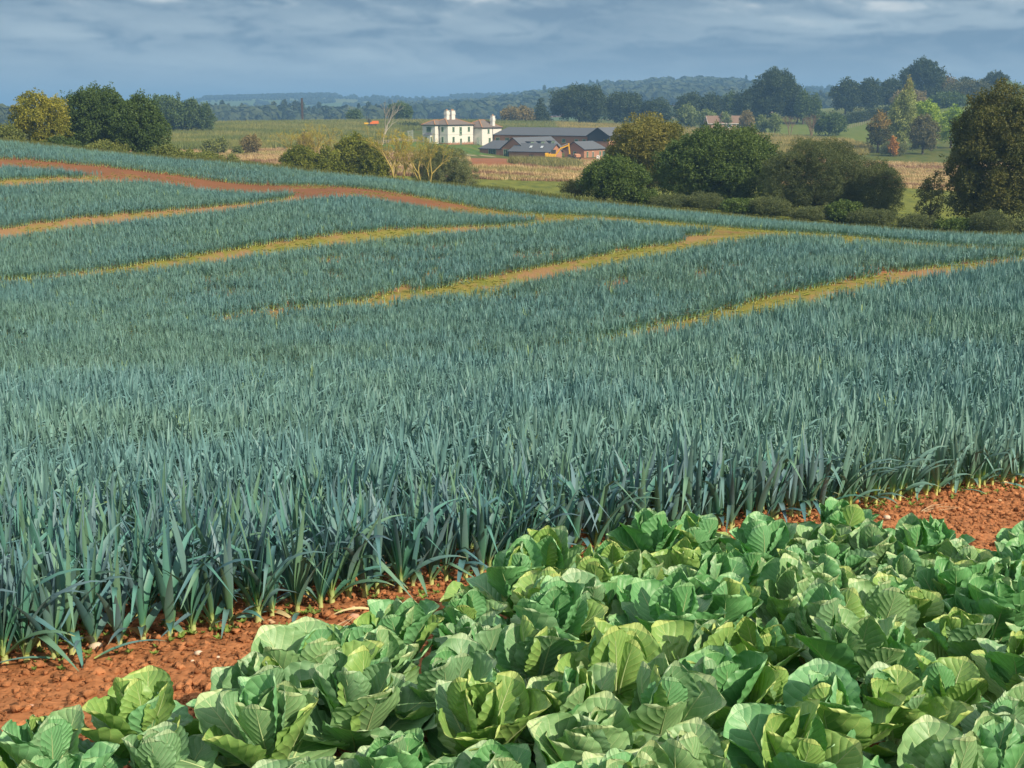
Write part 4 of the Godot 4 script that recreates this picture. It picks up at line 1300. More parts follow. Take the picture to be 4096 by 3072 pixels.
func far_land() -> void:
	rng.seed = 606
	var kinds := [crown_mesh(1, false), crown_mesh(2, false), crown_mesh(3, true)]
	var fm := mat("foliage", Color(1, 1, 1))
	var woods := [
		# name, label, x0..x1 over z, z0, z1, count, height, share of conifers
		["far_wood", "dark blue wood along the foot of the hills behind the maize skyline", -0.245, -0.096, 1130.0, 1360.0, 330, 15.0, 0.16],
		["far_wood", "hazy wood filling the valley beyond the white house", -0.100, 0.075, 1350.0, 2150.0, 620, 16.0, 0.03],
		["far_wood", "hazy hillside wood above the trees behind the barns", 0.055, 0.205, 1500.0, 2120.0, 560, 15.0, 0.05],
		["far_wood", "small dark wood at the far edge of the field crest", -0.47, -0.39, 800.0, 960.0, 40, 11.0, 0.0],
		["far_wood", "hazy wood in the gap below the ridge fields", 0.21, 0.46, 1150.0, 1500.0, 160, 13.0, 0.05],
	]
	for w in woods:
		var pl := [[], [], []]
		var tn := [[], [], []]
		for i in w[6]:
			var z := -lerpf(w[4], w[5], rng.randf())
			var x := lerpf(w[2], w[3], rng.randf()) * -z
			if w[4] == 1500.0 and noise_b.get_noise_2d(x * 0.006, z * 0.006) < -0.45: continue
			var k := 2 if rng.randf() < w[8] else rng.randi() % 2
			var h: float = w[7] * rf(0.75, 1.3)
			pl[k].append(Transform3D(Basis(Vector3.UP, rf(0, TAU)).scaled(Vector3(h * rf(0.9, 1.3), h * (1.25 if k == 2 else 1.0), h * rf(0.9, 1.3))), on(x, z)))
			tn[k].append(Color(0.040, 0.066, 0.024).lerp(Color(0.085, 0.105, 0.040), rng.randf()))
		var o := thing(w[0], w[1], "wood", Vector3.ZERO)
		o.set_meta("kind", "stuff")
		for k in 3:
			if pl[k].size() > 8: many("woodland", kinds[k], fm, pl[k], tn[k], o)
	# hedges and hilltop trees on the far slopes
	var pl := [[], []]
	var tn := [[], []]
	for c in 190:
		var d := rf(1900, 3400)
		var a := rf(-0.25, 0.42)
		var p := Vector2(a * d, -d)
		var dir := Vector2.from_angle(rf(-0.35, 0.35) if rng.randf() < 0.6 else rf(1.0, 2.1))
		var step := rf(7, 11)
		for i in rng.randi_range(10, 34):
			p += dir * step
			dir = dir.rotated(rf(-0.06, 0.06))
			if rng.randf() < 0.12: continue
			var h := rf(3, 6) if rng.randf() < 0.8 else rf(7, 11)
			var k := rng.randi() % 2
			pl[k].append(Transform3D(Basis(Vector3.UP, rf(0, TAU)).scaled(Vector3(maxf(h, step * 0.9), h, maxf(h, step * 0.9))), on(p.x, p.y)))
			tn[k].append(Color(0.038, 0.060, 0.024))
	for c in 340:   # wooded skyline of the long ridge and the knoll
		var f := rng.randf()
		var p := Vector2(lerpf(-727, -345, f), -lerpf(3000, 3070, f) + rf(-40, 20))
		if f > 0.8: p = Vector2(rf(285, 425), -3320 + rf(-40, 25))
		if f > 0.93: p = Vector2(rf(-133, 40), -3220 + rf(-40, 25))
		var h := rf(6, 11)
		pl[c % 2].append(Transform3D(Basis(Vector3.UP, rf(0, TAU)).scaled(Vector3(h * 1.4, h, h * 1.4)), on(p.x, p.y)))
		tn[c % 2].append(Color(0.036, 0.056, 0.024))
	for c in 9:
		var x := lerpf(514, 683, c / 8.0) + rf(-8, 8)
		var h := rf(9, 13)
		pl[c % 2].append(Transform3D(Basis(Vector3.UP, rf(0, TAU)).scaled(Vector3(h * 1.2, h, h * 1.2)), on(x, -2250 - c * 5.0)))
		tn[c % 2].append(Color(0.036, 0.056, 0.024))
	var o := thing("far_hedges", "hedges and hilltop trees dividing the blue distant fields", "hedges", Vector3.ZERO)
	o.set_meta("kind", "stuff")
	for k in 2: many("hedge_trees", kinds[k], fm, pl[k], tn[k], o)

# ------------------------------------------------------------------ buildings

const YAW := -0.611    # every farm building follows one grid: local +z looks to the front left, local +x to the front right

func brick_mat(key: String, a: Color, b: Color) -> StandardMaterial3D:
	if mats.has(key): return mats[key]
	var m := StandardMaterial3D.new()
	m.resource_name = key
	m.albedo_texture = noise_texture(0.09, a.linear_to_srgb(), b.linear_to_srgb(), 31 + mats.size(), 256, 5)
	m.uv1_triplanar = true
	m.uv1_world_triplanar = true
	m.uv1_scale = Vector3.ONE * 0.22
	m.roughness = 0.9
	mats[key] = m
	return m

func solid(o: Node3D, called: String, size: Vector3, at: Vector3, m: Material) -> MeshInstance3D:
	var s := Shape.new()
	s.box(at, size)
	return part(called, s.mesh(), m, o)

func opening(o: Node3D, at: Vector3, w: float, h: float, facing: String, frame: Material, glass: Material, bars := 1, called := "window") -> void:
	# a frame proud of the wall with glazing bars, and a pane set back inside it; facing "x" or "z"
	var s := Shape.new()
	var t := 0.11
	s.box(Vector3(0, h / 2 - t / 2, 0), Vector3(w, t, 0.16)); s.box(Vector3(0, -h / 2 + t / 2, 0.03), Vector3(w + 0.12, t, 0.24))
	s.box(Vector3(-w / 2 + t / 2, 0, 0), Vector3(t, h - 2 * t, 0.16)); s.box(Vector3(w / 2 - t / 2, 0, 0), Vector3(t, h - 2 * t, 0.16))
	for b in bars:
		s.box(Vector3(-w / 2 + w * (b + 1) / (bars + 1), 0, 0), Vector3(0.07, h - 2 * t, 0.12))
	var turn := Basis(Vector3.UP, PI / 2) if facing == "x" else Basis()
	var win := part(called, s.mesh(), frame, o, Transform3D(turn, at))
	var p := Shape.new()
	p.box(Vector3(0, 0, -0.02), Vector3(w - 2 * t, h - 2 * t, 0.03))
	part("pane", p.mesh(), glass, win)

func hip_roof(o: Node3D, x0: float, x1: float, z0: float, z1: float, eave: float, rise: float, roof: Material, tile: Material, fascia: Material) -> void:
	var over := 0.34
	x0 -= over; x1 += over; z0 -= over; z1 += over
	var hx := (x1 - x0) / 2.0
	var hz := (z1 - z0) / 2.0
	var cx := (x0 + x1) / 2.0
	var cz := (z0 + z1) / 2.0
	var along_z := hz > hx
	var r := minf(hx, hz)
	var a := Vector3(cx, eave + rise, cz - hz + r) if along_z else Vector3(cx - hx + r, eave + rise, cz)
	var b := Vector3(cx, eave + rise, cz + hz - r) if along_z else Vector3(cx + hx - r, eave + rise, cz)
	var p00 := Vector3(x0, eave, z0); var p10 := Vector3(x1, eave, z0); var p11 := Vector3(x1, eave, z1); var p01 := Vector3(x0, eave, z1)
	var s := Shape.new()
	if along_z:
		s.face(p10, p00, a); s.face(p01, p11, b)
		s.quad(p11, p10, a, b); s.quad(p00, p01, b, a)
	else:
		s.face(p00, p01, a); s.face(p11, p10, b)
		s.quad(p01, p11, b, a); s.quad(p10, p00, a, b)
	s.quad(p00, p10, p11, p01)
	var rf_ := part("roof", s.mesh(), roof, o)
	var t := Shape.new()
	for e in [[a, b], [p00, a], [p10, a if along_z else b], [p11, b], [p01, b if along_z else a]]:
		t.bar((e[0] as Vector3) + Vector3(0, 0.05, 0), (e[1] as Vector3) + Vector3(0, 0.05, 0), 0.3, 0.2)
	part("ridge_tiles", t.mesh(), tile, rf_)
	var g := Shape.new()
	g.box(Vector3(cx, eave - 0.14, z1), Vector3(x1 - x0, 0.24, 0.14)); g.box(Vector3(cx, eave - 0.14, z0), Vector3(x1 - x0, 0.24, 0.14))
	g.box(Vector3(x1, eave - 0.14, cz), Vector3(0.14, 0.24, z1 - z0 - 0.15)); g.box(Vector3(x0, eave - 0.14, cz), Vector3(0.14, 0.24, z1 - z0 - 0.15))
	part("gutter", g.mesh(), fascia, rf_)

func gable_house(o: Node3D, x0: float, x1: float, z0: float, z1: float, foot: float, eave: float, ridge: float, along_x: bool, wall: Material, roof: Material, fascia: Material, hip_a := 0.0, hip_b := 0.0) -> void:
	# walls with gables, a slate roof of two slabs with verges; hip_a and hip_b pull the ridge ends in
	var s := Shape.new()
	var cx := (x0 + x1) / 2.0
	var cz := (z0 + z1) / 2.0
	s.box(Vector3(cx, (foot + eave) / 2.0, cz), Vector3(x1 - x0, eave - foot, z1 - z0))
	if along_x:
		if hip_a == 0.0: s.face(Vector3(x0, eave, z0), Vector3(x0, eave, z1), Vector3(x0, ridge, cz))
		if hip_b == 0.0: s.face(Vector3(x1, eave, z1), Vector3(x1, eave, z0), Vector3(x1, ridge, cz))
	else:
		if hip_a == 0.0: s.face(Vector3(x1, eave, z0), Vector3(x0, eave, z0), Vector3(cx, ridge, z0))
		if hip_b == 0.0: s.face(Vector3(x0, eave, z1), Vector3(x1, eave, z1), Vector3(cx, ridge, z1))
	part("wall", s.mesh(), wall, o)
	var r := Shape.new()
	var f := Shape.new()
	var ov := 0.35
	var th := Vector3(0, 0.16, 0)
	if along_x:
		var drop := (ridge - eave) / (cz - z0) * ov
		var a := Vector3(x0 - ov + hip_a, ridge, cz) + th
		var b := Vector3(x1 + ov - hip_b, ridge, cz) + th
		var l0 := Vector3(x0 - ov, eave - drop, z0 - ov) + th; var l1 := Vector3(x1 + ov, eave - drop, z0 - ov) + th
		var m0 := Vector3(x0 - ov, eave - drop, z1 + ov) + th; var m1 := Vector3(x1 + ov, eave - drop, z1 + ov) + th
		r.quad(m0, m1, b, a); r.quad(l1, l0, a, b)
		r.quad(l0 - th, m0 - th, a - th, a - th); r.quad(m0 - th, a - th, b - th, m1 - th); r.quad(a - th, l0 - th, l1 - th, b - th)
		if hip_a > 0.0: r.face(l0, m0, a)
		if hip_b > 0.0: r.face(m1, l1, b)
		f.bar(m0 - th * 0.6, m1 - th * 0.6, 0.18)
		f.bar(l0 - th * 0.6, l1 - th * 0.6, 0.18)
		for e in [[m0, a], [l0, a], [m1, b], [l1, b]]: f.bar(e[0] - th * 0.7, e[1] - th * 0.7, 0.16)
	else:
		var drop := (ridge - eave) / (cx - x0) * ov
		var a := Vector3(cx, ridge, z0 - ov + hip_a) + th
		var b := Vector3(cx, ridge, z1 + ov - hip_b) + th
		var l0 := Vector3(x0 - ov, eave - drop, z0 - ov) + th; var l1 := Vector3(x0 - ov, eave - drop, z1 + ov) + th
		var m0 := Vector3(x1 + ov, eave - drop, z0 - ov) + th; var m1 := Vector3(x1 + ov, eave - drop, z1 + ov) + th
		r.quad(m1, m0, a, b); r.quad(l0, l1, b, a)
		r.quad(m0 - th, m1 - th, b - th, a - th); r.quad(l1 - th, l0 - th, a - th, b - th)
		if hip_a > 0.0: r.face(m0, l0, a)
		if hip_b > 0.0: r.face(l1, m1, b)
		f.bar(m0 - th * 0.6, m1 - th * 0.6, 0.18)
		f.bar(l0 - th * 0.6, l1 - th * 0.6, 0.18)
		for e in [[m0, a], [l0, a], [m1, b], [l1, b]]: f.bar(e[0] - th * 0.7, e[1] - th * 0.7, 0.16)
	var rp := part("roof", r.mesh(), roof, o)
	part("gutter", f.mesh(), fascia, rp)

func chimney(o: Node3D, at: Vector3, w: float, d: float, h: float, m: Material, pot: Material, pots: int) -> void:
	var s := Shape.new()
	s.box(at + Vector3(0, h / 2, 0), Vector3(w, h, d))
	s.box(at + Vector3(0, h * 0.72, 0), Vector3(w + 0.22, h * 0.22, d + 0.22))
	s.box(at + Vector3(0, h + 0.06, 0), Vector3(w + 0.12, 0.12, d + 0.12))
	var c := part("chimney", s.mesh(), m, o)
	for i in pots:
		var q := Shape.new()
		var p := at + Vector3(0, h + 0.1, (i - (pots - 1) / 2.0) * 0.5)
		q.tube([p, p + Vector3(0, 0.25, 0), p + Vector3(0, 0.5, 0)], [0.17, 0.13, 0.15], 8)
		part("chimney_pot", q.mesh(), pot, c)

func buildings() -> void:
	rng.seed = 707
	var render := mat("white render", Color(0.70, 0.675, 0.64), 0.85)
	var brick := brick_mat("red brick", Color(0.29, 0.13, 0.078), Color(0.52, 0.27, 0.165))
	var clad := mat("black boarding", Color(0.030, 0.034, 0.040), 0.8)
	var slate := brick_mat("slate", Color(0.075, 0.085, 0.105), Color(0.135, 0.145, 0.165))
	var old := brick_mat("weathered slate", Color(0.120, 0.105, 0.098), Color(0.24, 0.175, 0.135))
	var tile := mat("orange ridge tile", Color(0.40, 0.20, 0.09), 0.85)
	var fascia := mat("black gutter", Color(0.022, 0.022, 0.024), 0.5)
	var green := mat("sage window paint", Color(0.30, 0.43, 0.30), 0.6)
	var glass := mat("window glass", Color(0.035, 0.06, 0.05), 0.08)
	var pot := mat("chimney pot", Color(0.45, 0.25, 0.15), 0.9)
	# ---- the white house: left-front faces towards local +z, the long right-front face towards local +x
	var o := thing("white_house", "two-storey white rendered farmhouse with hipped orange-brown slate roof", "house", Vector3(-21.4, 0.55, -425.0), YAW)
	var e := 6.65
	var s := Shape.new()
	s.box(Vector3(-4.65, e / 2 - 0.5, -7.25), Vector3(9.3, e + 1.0, 14.5))
	s.box(Vector3(-6.6, e / 2 - 0.5, 0.95), Vector3(5.4, e + 1.0, 1.9))
	part("wall", s.mesh(), render, o)
	s = Shape.new()
	s.box(Vector3(-0.9, 5.5 / 2 - 0.5, -20.2), Vector3(8.8, 6.5, 11.4))
	part("annexe_wall", s.mesh(), render, o)
	s = Shape.new()
	s.box(Vector3(-4.65, 0.15, -7.25), Vector3(9.36, 1.0, 14.56))
	part("plinth", s.mesh(), brick, o)
	s = Shape.new()
	s.box(Vector3(0.02, 3.45, -7.25), Vector3(0.08, 0.12, 14.6)); s.box(Vector3(-1.95, 3.45, 0.02), Vector3(3.9, 0.12, 0.08)); s.box(Vector3(-6.6, 3.45, 1.92), Vector3(5.5, 0.12, 0.08)); s.box(Vector3(-3.88, 3.45, 0.98), Vector3(0.08, 0.12, 1.9))
	part("string_course", s.mesh(), mat("grey band", Color(0.55, 0.54, 0.52), 0.8), o)
	hip_roof(o, -9.3, 0.0, -14.5, 0.0, e, 1.95, old, tile, fascia)
	hip_roof(o, -9.3, -3.9, -6.0, 1.9, e + 0.006, 1.5, old, tile, fascia)
	hip_roof(o, -5.3, 3.5, -25.9, -14.5, 5.6, 2.5, old, tile, fascia)
	chimney(o, Vector3(-4.4, e + 1.3, -5.2), 1.05, 1.5, 3.2, render, pot, 2)
	chimney(o, Vector3(-4.4, e + 1.3, -8.2), 1.05, 1.9, 3.2, render, pot, 3)
	chimney(o, Vector3(2.4, 5.2, -22.2), 1.0, 1.4, 4.2, render, pot, 2)
	for z in [-3.0, -11.6]:
		opening(o, Vector3(0.05, 5.1, z), 1.15, 1.65, "x", green, glass)
		opening(o, Vector3(0.05, 1.75, z), 1.15, 1.85, "x", green, glass)
	opening(o, Vector3(0.05, 5.15, -7.0), 1.3, 1.5, "x", green, glass, 2)
	opening(o, Vector3(0.05, 3.75, -7.0), 1.3, 1.3, "x", green, glass, 2)
	opening(o, Vector3(0.05, 1.0, -7.1), 0.95, 2.1, "x", green, glass, 0, "door")
	opening(o, Vector3(-2.2, 5.1, 0.05), 0.95, 1.65, "z", green, glass)
	opening(o, Vector3(-2.2, 1.75, 0.05), 0.95, 1.85, "z", green, glass)
	opening(o, Vector3(-6.5, 5.1, 1.95), 2.0, 1.75, "z", green, glass, 3)
	s = Shape.new()   # bay window under its own little roof
	s.box(Vector3(-6.5, 1.6, 2.5), Vector3(2.9, 3.4, 1.2))
	var bay := part("bay", s.mesh(), render, o)
	opening(bay, Vector3(-6.9, 1.75, 3.12), 1.2, 2.0, "z", green, glass)
	opening(bay, Vector3(-5.03, 1.75, 2.55), 0.8, 2.0, "x", green, glass)
	s = Shape.new()
	s.quad(Vector3(-8.2, 3.3, 3.35), Vector3(-4.8, 3.3, 3.35), Vector3(-5.5, 3.95, 1.95), Vector3(-7.5, 3.95, 1.95))
	s.face(Vector3(-4.8, 3.3, 3.35), Vector3(-4.8, 3.3, 1.95), Vector3(-5.5, 3.95, 1.95))
	s.face(Vector3(-8.2, 3.3, 1.95), Vector3(-8.2, 3.3, 3.35), Vector3(-7.5, 3.95, 1.95))
	part("bay_roof", s.mesh(), slate, bay)
	opening(o, Vector3(3.55, 4.3, -18.2), 1.0, 1.5, "x", green, glass)
	opening(o, Vector3(3.55, 1.3, -18.8), 1.1, 1.6, "x", green, glass)
	opening(o, Vector3(1.9, 1.1, -14.45), 0.95, 2.2, "z", green, mat("white door", Color(0.7, 0.7, 0.68), 0.6), 0, "door")
	s = Shape.new()
	for p in [Vector3(-3.6, 3.2, 0.12), Vector3(3.62, 2.7, -20.6), Vector3(0.12, 3.2, -14.2)]: s.bar(p - Vector3(0, 3.2, 0), p + Vector3(0, 3.1, 0), 0.12)
	part("downpipe", s.mesh(), fascia, o)
	# ---- the long barn behind, with a boarded gable wing at its right end
	o = thing("long_barn", "long two-storey brick barn with a slate roof and a black-boarded gable wing", "barn", Vector3(-6.2, 0, -440.0), YAW)
	gable_house(o, 0.0, 38.4, -8.0, 0.0, -3.0, 3.75, 6.1, true, brick, slate, fascia, 3.5, 0.0)
	var wing := Node3D.new()
	wing.name = "gable_wing"
	o.add_child(wing)
	gable_house(wing, 38.6, 46.6, -16.0, 1.1, -3.0, 3.9, 6.3, false, brick, slate, fascia)
	s = Shape.new()
	s.box(Vector3(42.6, 3.0, 1.16), Vector3(8.1, 1.9, 0.1)); s.box(Vector3(46.66, 3.1, -7.5), Vector3(0.1, 1.7, 17.0))
	s.face(Vector3(38.55, 3.95, 1.2), Vector3(46.65, 3.95, 1.2), Vector3(42.6, 6.35, 1.2))
	part("boarding", s.mesh(), clad, wing)
	for x in [1.6, 5.6, 23.2, 28.6, 33.6, 36.6]:
		opening(o, Vector3(x, 2.0, 0.06), 1.7 if x < 10 else 1.35, 1.5 if x < 10 else 1.25, "z", green, glass, 2)
	# ---- low wing at the left with patio doors
	o = thing("brick_wing", "low brick wing with patio doors and a hipped slate roof below the white house", "building", Vector3(-10.2, 0, -401.5), YAW)
	gable_house(o, 0.0, 8.3, -7.0, 0.0, -3.2, 0.25, 2.5, true, brick, slate, fascia, 3.2, 0.0)
	opening(o, Vector3(4.9, -1.05, 0.06), 2.9, 2.2, "z", green, glass, 3, "patio_door")
	# ---- gabled range with dormers
	o = thing("dormer_range", "gabled brick range with three slate dormers between the wing and the long barn", "building", Vector3(-3.35, 0, -396.6), YAW)
	gable_house(o, 0.0, 9.0, -21.0, 0.0, -3.2, 0.3, 3.55, false, brick, slate, fascia)
	opening(o, Vector3(2.3, -1.05, 0.06), 2.7, 2.3, "z", green, glass, 3, "patio_door")
	for i in 3:
		var z := -5.2 - i * 5.9
		s = Shape.new()
		s.box(Vector3(6.75, 1.6, z), Vector3(2.7, 1.5, 2.2))
		var dm := part("dormer", s.mesh(), slate, o)
		s = Shape.new()
		s.box(Vector3(6.75, 2.42, z), Vector3(3.1, 0.14, 2.6))
		part("dormer_roof", s.mesh(), slate, dm)
		opening(dm, Vector3(8.14, 1.62, z), 1.5, 1.15, "x", green, glass, 2)
	var sky_light := mat("roof window", Color(0.55, 0.60, 0.64), 0.1)
	# ---- front building
	o = thing("front_barn", "single-storey brick barn with two roof windows in front of the dormer range", "barn", Vector3(-1.0, 0, -392.0), YAW)
	gable_house(o, 0.0, 15.2, -6.6, 0.0, -4.2, -0.35, 1.9, true, brick, slate, fascia, 1.2, 0.0)
	for x in [7.2, 11.2]:
		s = Shape.new()
		s.box(Vector3(0, 0, 0), Vector3(0.75, 0.1, 1.0))
		part("roof_window", s.mesh(), sky_light, o, Transform3D(Basis(Vector3.RIGHT, 0.597), Vector3(x, 1.03, -1.55)))
	s = Shape.new()
	s.box(Vector3(8.6, -2.0, 0.25), Vector3(1.5, 1.3, 0.5))
	part("log_store", s.mesh(), mat("dark timber", Color(0.07, 0.05, 0.04), 0.9), o)
	# ---- right cottage
	o = thing("brick_cottage", "small brick cottage whose lit long wall faces away from the excavator", "cottage", Vector3(16.6, 0, -402.0), YAW)
	gable_house(o, 0.0, 7.3, -13.2, 0.0, -4.0, 0.0, 2.2, false, brick, slate, fascia, 2.4, 0.0)
	opening(o, Vector3(3.9, -1.5, 0.06), 1.0, 1.5, "z", green, glass)
	opening(o, Vector3(7.36, -1.6, -1.9), 0.9, 1.7, "x", green, glass)
	opening(o, Vector3(7.36, -2.0, -5.2), 1.0, 2.3, "x", mat("cream paint", Color(0.68, 0.62, 0.5), 0.7), glass, 0, "door")
	opening(o, Vector3(7.36, -1.5, -9.6), 0.9, 1.4, "x", green, glass)
	opening(o, Vector3(7.36, -1.7, -12.0), 1.8, 1.9, "x", green, glass, 2)
	# ---- the bungalow in the trees
	o = thing("bungalow", "low bungalow with brown roof and white windows among the paddock trees", "bungalow", on(92.2, -548.0), 0.1)
	var brown_roof := brick_mat("brown tile", Color(0.16, 0.10, 0.075), Color(0.26, 0.17, 0.12))
	gable_house(o, -8.0, 9.0, -7.0, 0.0, -1.0, 3.4, 6.4, true, brick_mat("buff brick", Color(0.30, 0.19, 0.13), Color(0.42, 0.29, 0.20)), brown_roof, mat("white fascia", Color(0.75, 0.75, 0.74), 0.6))
	for x in [-4.0, 1.0, 5.5]: opening(o, Vector3(x, 2.2, 0.06), 2.4, 1.4, "z", mat("white paint", Color(0.78, 0.78, 0.77), 0.6), glass, 2)
	chimney(o, Vector3(-1.4, 5.6, -3.2), 0.9, 0.9, 1.8, brick, pot, 1)

# ------------------------------------------------------------------ machines, poles, fences

func wheel(o: Node3D, at: Vector3, r: float, w: float, axis: Vector3) -> void:
	var s := Shape.new()
	s.tube([at - axis * w / 2, at - axis * w * 0.4, at + axis * w * 0.4, at + axis * w / 2], [r * 0.75, r, r, r * 0.75], 14)
	var t := part("wheel", s.mesh(), mat("tyre", Color(0.03, 0.028, 0.026), 0.9), o)
	s = Shape.new()
	s.tube([at - axis * (w / 2 + 0.02), at + axis * (w / 2 + 0.02)], [r * 0.5, r * 0.5], 10)
	part("rim", s.mesh(), mat("rim paint", Color(0.5, 0.42, 0.3), 0.6), t)

func small_things() -> void:
	rng.seed = 808
	var yellow := mat("machine yellow", Color(0.78, 0.44, 0.02), 0.5)
	var dark := mat("machine dark", Color(0.04, 0.038, 0.036), 0.7)
	var steel := mat("galvanised steel", Color(0.42, 0.44, 0.45), 0.45)
	# excavator
	var o := thing("excavator", "yellow tracked excavator with raised boom working before the brick barns", "excavator", on(13.0, -380.0, 0.0), -0.15)
	var s := Shape.new()
	for z in [-0.95, 0.95]:
		s.box(Vector3(-0.9, 0.42, z), Vector3(3.4, 0.6, 0.55)); s.box(Vector3(-0.9, 0.42, z), Vector3(3.9, 0.36, 0.54))
	part("track", s.mesh(), dark, o)
	s = Shape.new()
	s.box(Vector3(-1.4, 1.35, 0), Vector3(3.0, 0.85, 2.4)); s.box(Vector3(-2.6, 1.5, 0), Vector3(0.9, 1.0, 2.2))
	part("body", s.mesh(), yellow, o)
	s = Shape.new()
	s.box(Vector3(-0.5, 2.35, 0.6), Vector3(1.3, 1.25, 1.0))
	part("cab", s.mesh(), mat("cab glass", Color(0.06, 0.07, 0.075), 0.15), o)
	s = Shape.new()
	s.bar(Vector3(0.1, 1.6, -0.2), Vector3(1.6, 3.5, -0.2), 0.55, 0.4)
	s.bar(Vector3(1.5, 3.4, -0.2), Vector3(4.1, 4.35, -0.2), 0.5, 0.38)
	part("boom", s.mesh(), yellow, o)
	s = Shape.new()
	s.bar(Vector3(3.9, 4.9, -0.2), Vector3(4.3, 1.6, -0.2), 0.42, 0.34)
	part("dipper_arm", s.mesh(), yellow, o)
	s = Shape.new()
	s.box(Vector3(4.1, 1.2, -0.2), Vector3(0.9, 0.8, 1.0), Basis(Vector3.BACK, 0.4))
	part("bucket", s.mesh(), dark, o)
	s = Shape.new()
	s.bar(Vector3(0.8, 1.7, -0.2), Vector3(2.0, 3.3, -0.2), 0.14); s.bar(Vector3(2.0, 4.1, -0.2), Vector3(3.8, 4.85, -0.2), 0.14)
	part("hydraulic_ram", s.mesh(), steel, o)
	# dumper
	o = thing("site_dumper", "small dusty site dumper with roll bar parked before the brick cottage", "dumper", on(19.5, -382.0), 0.5)
	s = Shape.new()
	s.quad(Vector3(-0.8, 1.5, 0.9), Vector3(0.8, 1.5, 0.9), Vector3(0.9, 1.75, -0.3), Vector3(-0.9, 1.75, -0.3))
	s.box(Vector3(0, 1.2, 0.35), Vector3(1.6, 0.75, 1.2), Basis(Vector3.RIGHT, 0.15))
	part("skip", s.mesh(), mat("dusty orange", Color(0.50, 0.26, 0.15), 0.9), o)
	s = Shape.new()
	s.box(Vector3(0, 0.75, -0.7), Vector3(1.1, 0.5, 1.8)); s.box(Vector3(0, 1.1, -1.1), Vector3(0.9, 0.5, 0.8))
	part("chassis", s.mesh(), mat("dusty brown", Color(0.28, 0.17, 0.11), 0.9), o)
	s = Shape.new()
	s.bar(Vector3(-0.5, 1.0, -1.3), Vector3(-0.5, 2.6, -1.3), 0.07); s.bar(Vector3(0.5, 1.0, -1.3), Vector3(0.5, 2.6, -1.3), 0.07); s.bar(Vector3(-0.5, 2.6, -1.3), Vector3(0.5, 2.6, -1.3), 0.07)
	part("roll_bar", s.mesh(), dark, o)
	for x in [-0.75, 0.75]:
		for z in [0.55, -1.2]: wheel(o, Vector3(x, 0.5, z), 0.5, 0.35, Vector3.RIGHT)
	# notice board
	o = thing("notice_board", "white site notice board on posts at the edge of the spoil heap", "sign", on(24.2, -357.0), 0.2)
	s = Shape.new()
	s.box(Vector3(0, 1.0, 0), Vector3(0.85, 1.2, 0.05))
	part("panel", s.mesh(), mat("white board", Color(0.8, 0.8, 0.79), 0.6), o)
	s = Shape.new()
	for q in [[-0.05, 1.35, 0.55, 0.16], [0.08, 1.05, 0.4, 0.12], [0.0, 0.72, 0.5, 0.14]]: s.box(Vector3(q[0], q[1], 0.03), Vector3(q[2], q[3], 0.012))
	part("printed_block", s.mesh(), dark, o)
	s = Shape.new()
	s.bar(Vector3(-0.35, -0.2, -0.05), Vector3(-0.35, 1.6, -0.05), 0.06); s.bar(Vector3(0.35, -0.2, -0.05), Vector3(0.35, 1.6, -0.05), 0.06)
	part("post", s.mesh(), mat("grey timber", Color(0.24, 0.21, 0.17), 0.9), o)
	# telehandler by the maize
	o = thing("orange_digger", "small orange tracked digger with dark mast at the edge of the maize", "digger", on(-55.0, -500.0, 1.3), 0.2)
	s = Shape.new()
	s.box(Vector3(1.4, 1.2, 0), Vector3(2.6, 1.1, 1.6)); s.box(Vector3(0.4, 0.9, 0), Vector3(2.0, 0.7, 1.7))
	part("body", s.mesh(), mat("machine orange", Color(0.75, 0.17, 0.02), 0.5), o)
	s = Shape.new()
	s.box(Vector3(-2.1, 0.8, 0), Vector3(1.6, 0.6, 1.5))
	part("bucket", s.mesh(), yellow, o)
	s = Shape.new()
	s.bar(Vector3(-1.6, 1.0, 0), Vector3(-1.9, 3.4, 0), 0.25); s.bar(Vector3(-1.2, 1.0, 0.5), Vector3(-1.1, 2.9, 0.5), 0.2); s.box(Vector3(-0.8, 1.7, 0), Vector3(0.9, 1.3, 1.2))
	part("mast", s.mesh(), dark, o)
	s = Shape.new()
	s.box(Vector3(0.2, -0.4, 0.6), Vector3(3.4, 1.9, 0.4)); s.box(Vector3(0.2, -0.4, -0.6), Vector3(3.4, 1.9, 0.4))
	part("track", s.mesh(), dark, o)
	# scaffold tower
	o = thing("scaffold_tower", "narrow grey scaffold tower standing left of the white house", "scaffold", on(-33.8, -424.0), 0.3)
	for x in [-0.75, 0.75]:
		for z in [-0.6, 0.6]:
			s = Shape.new()
			s.bar(Vector3(x, 0, z), Vector3(x, 3.9, z), 0.07)
			part("standard", s.mesh(), steel, o)
	for k in 6:
		s = Shape.new()
		var y := 0.35 + k * 0.65
		s.bar(Vector3(-0.75, y, 0.6), Vector3(0.75, y, 0.6), 0.06); s.bar(Vector3(-0.75, y, -0.6), Vector3(0.75, y, -0.6), 0.06)
		s.bar(Vector3(-0.75 if k % 2 else 0.75, y, 0.6), Vector3(0.75 if k % 2 else -0.75, minf(y + 0.65, 3.9), 0.6), 0.05)
		part("ledger", s.mesh(), steel, o)
	# rail fence below the lawn
	o = thing("rail_fence", "pale post-and-rail fence running down the lawn edge past the bare tree", "fence", Vector3.ZERO)
	var timber := mat("weathered timber", Color(0.34, 0.28, 0.21), 0.9)
	var last := Vector3.ZERO
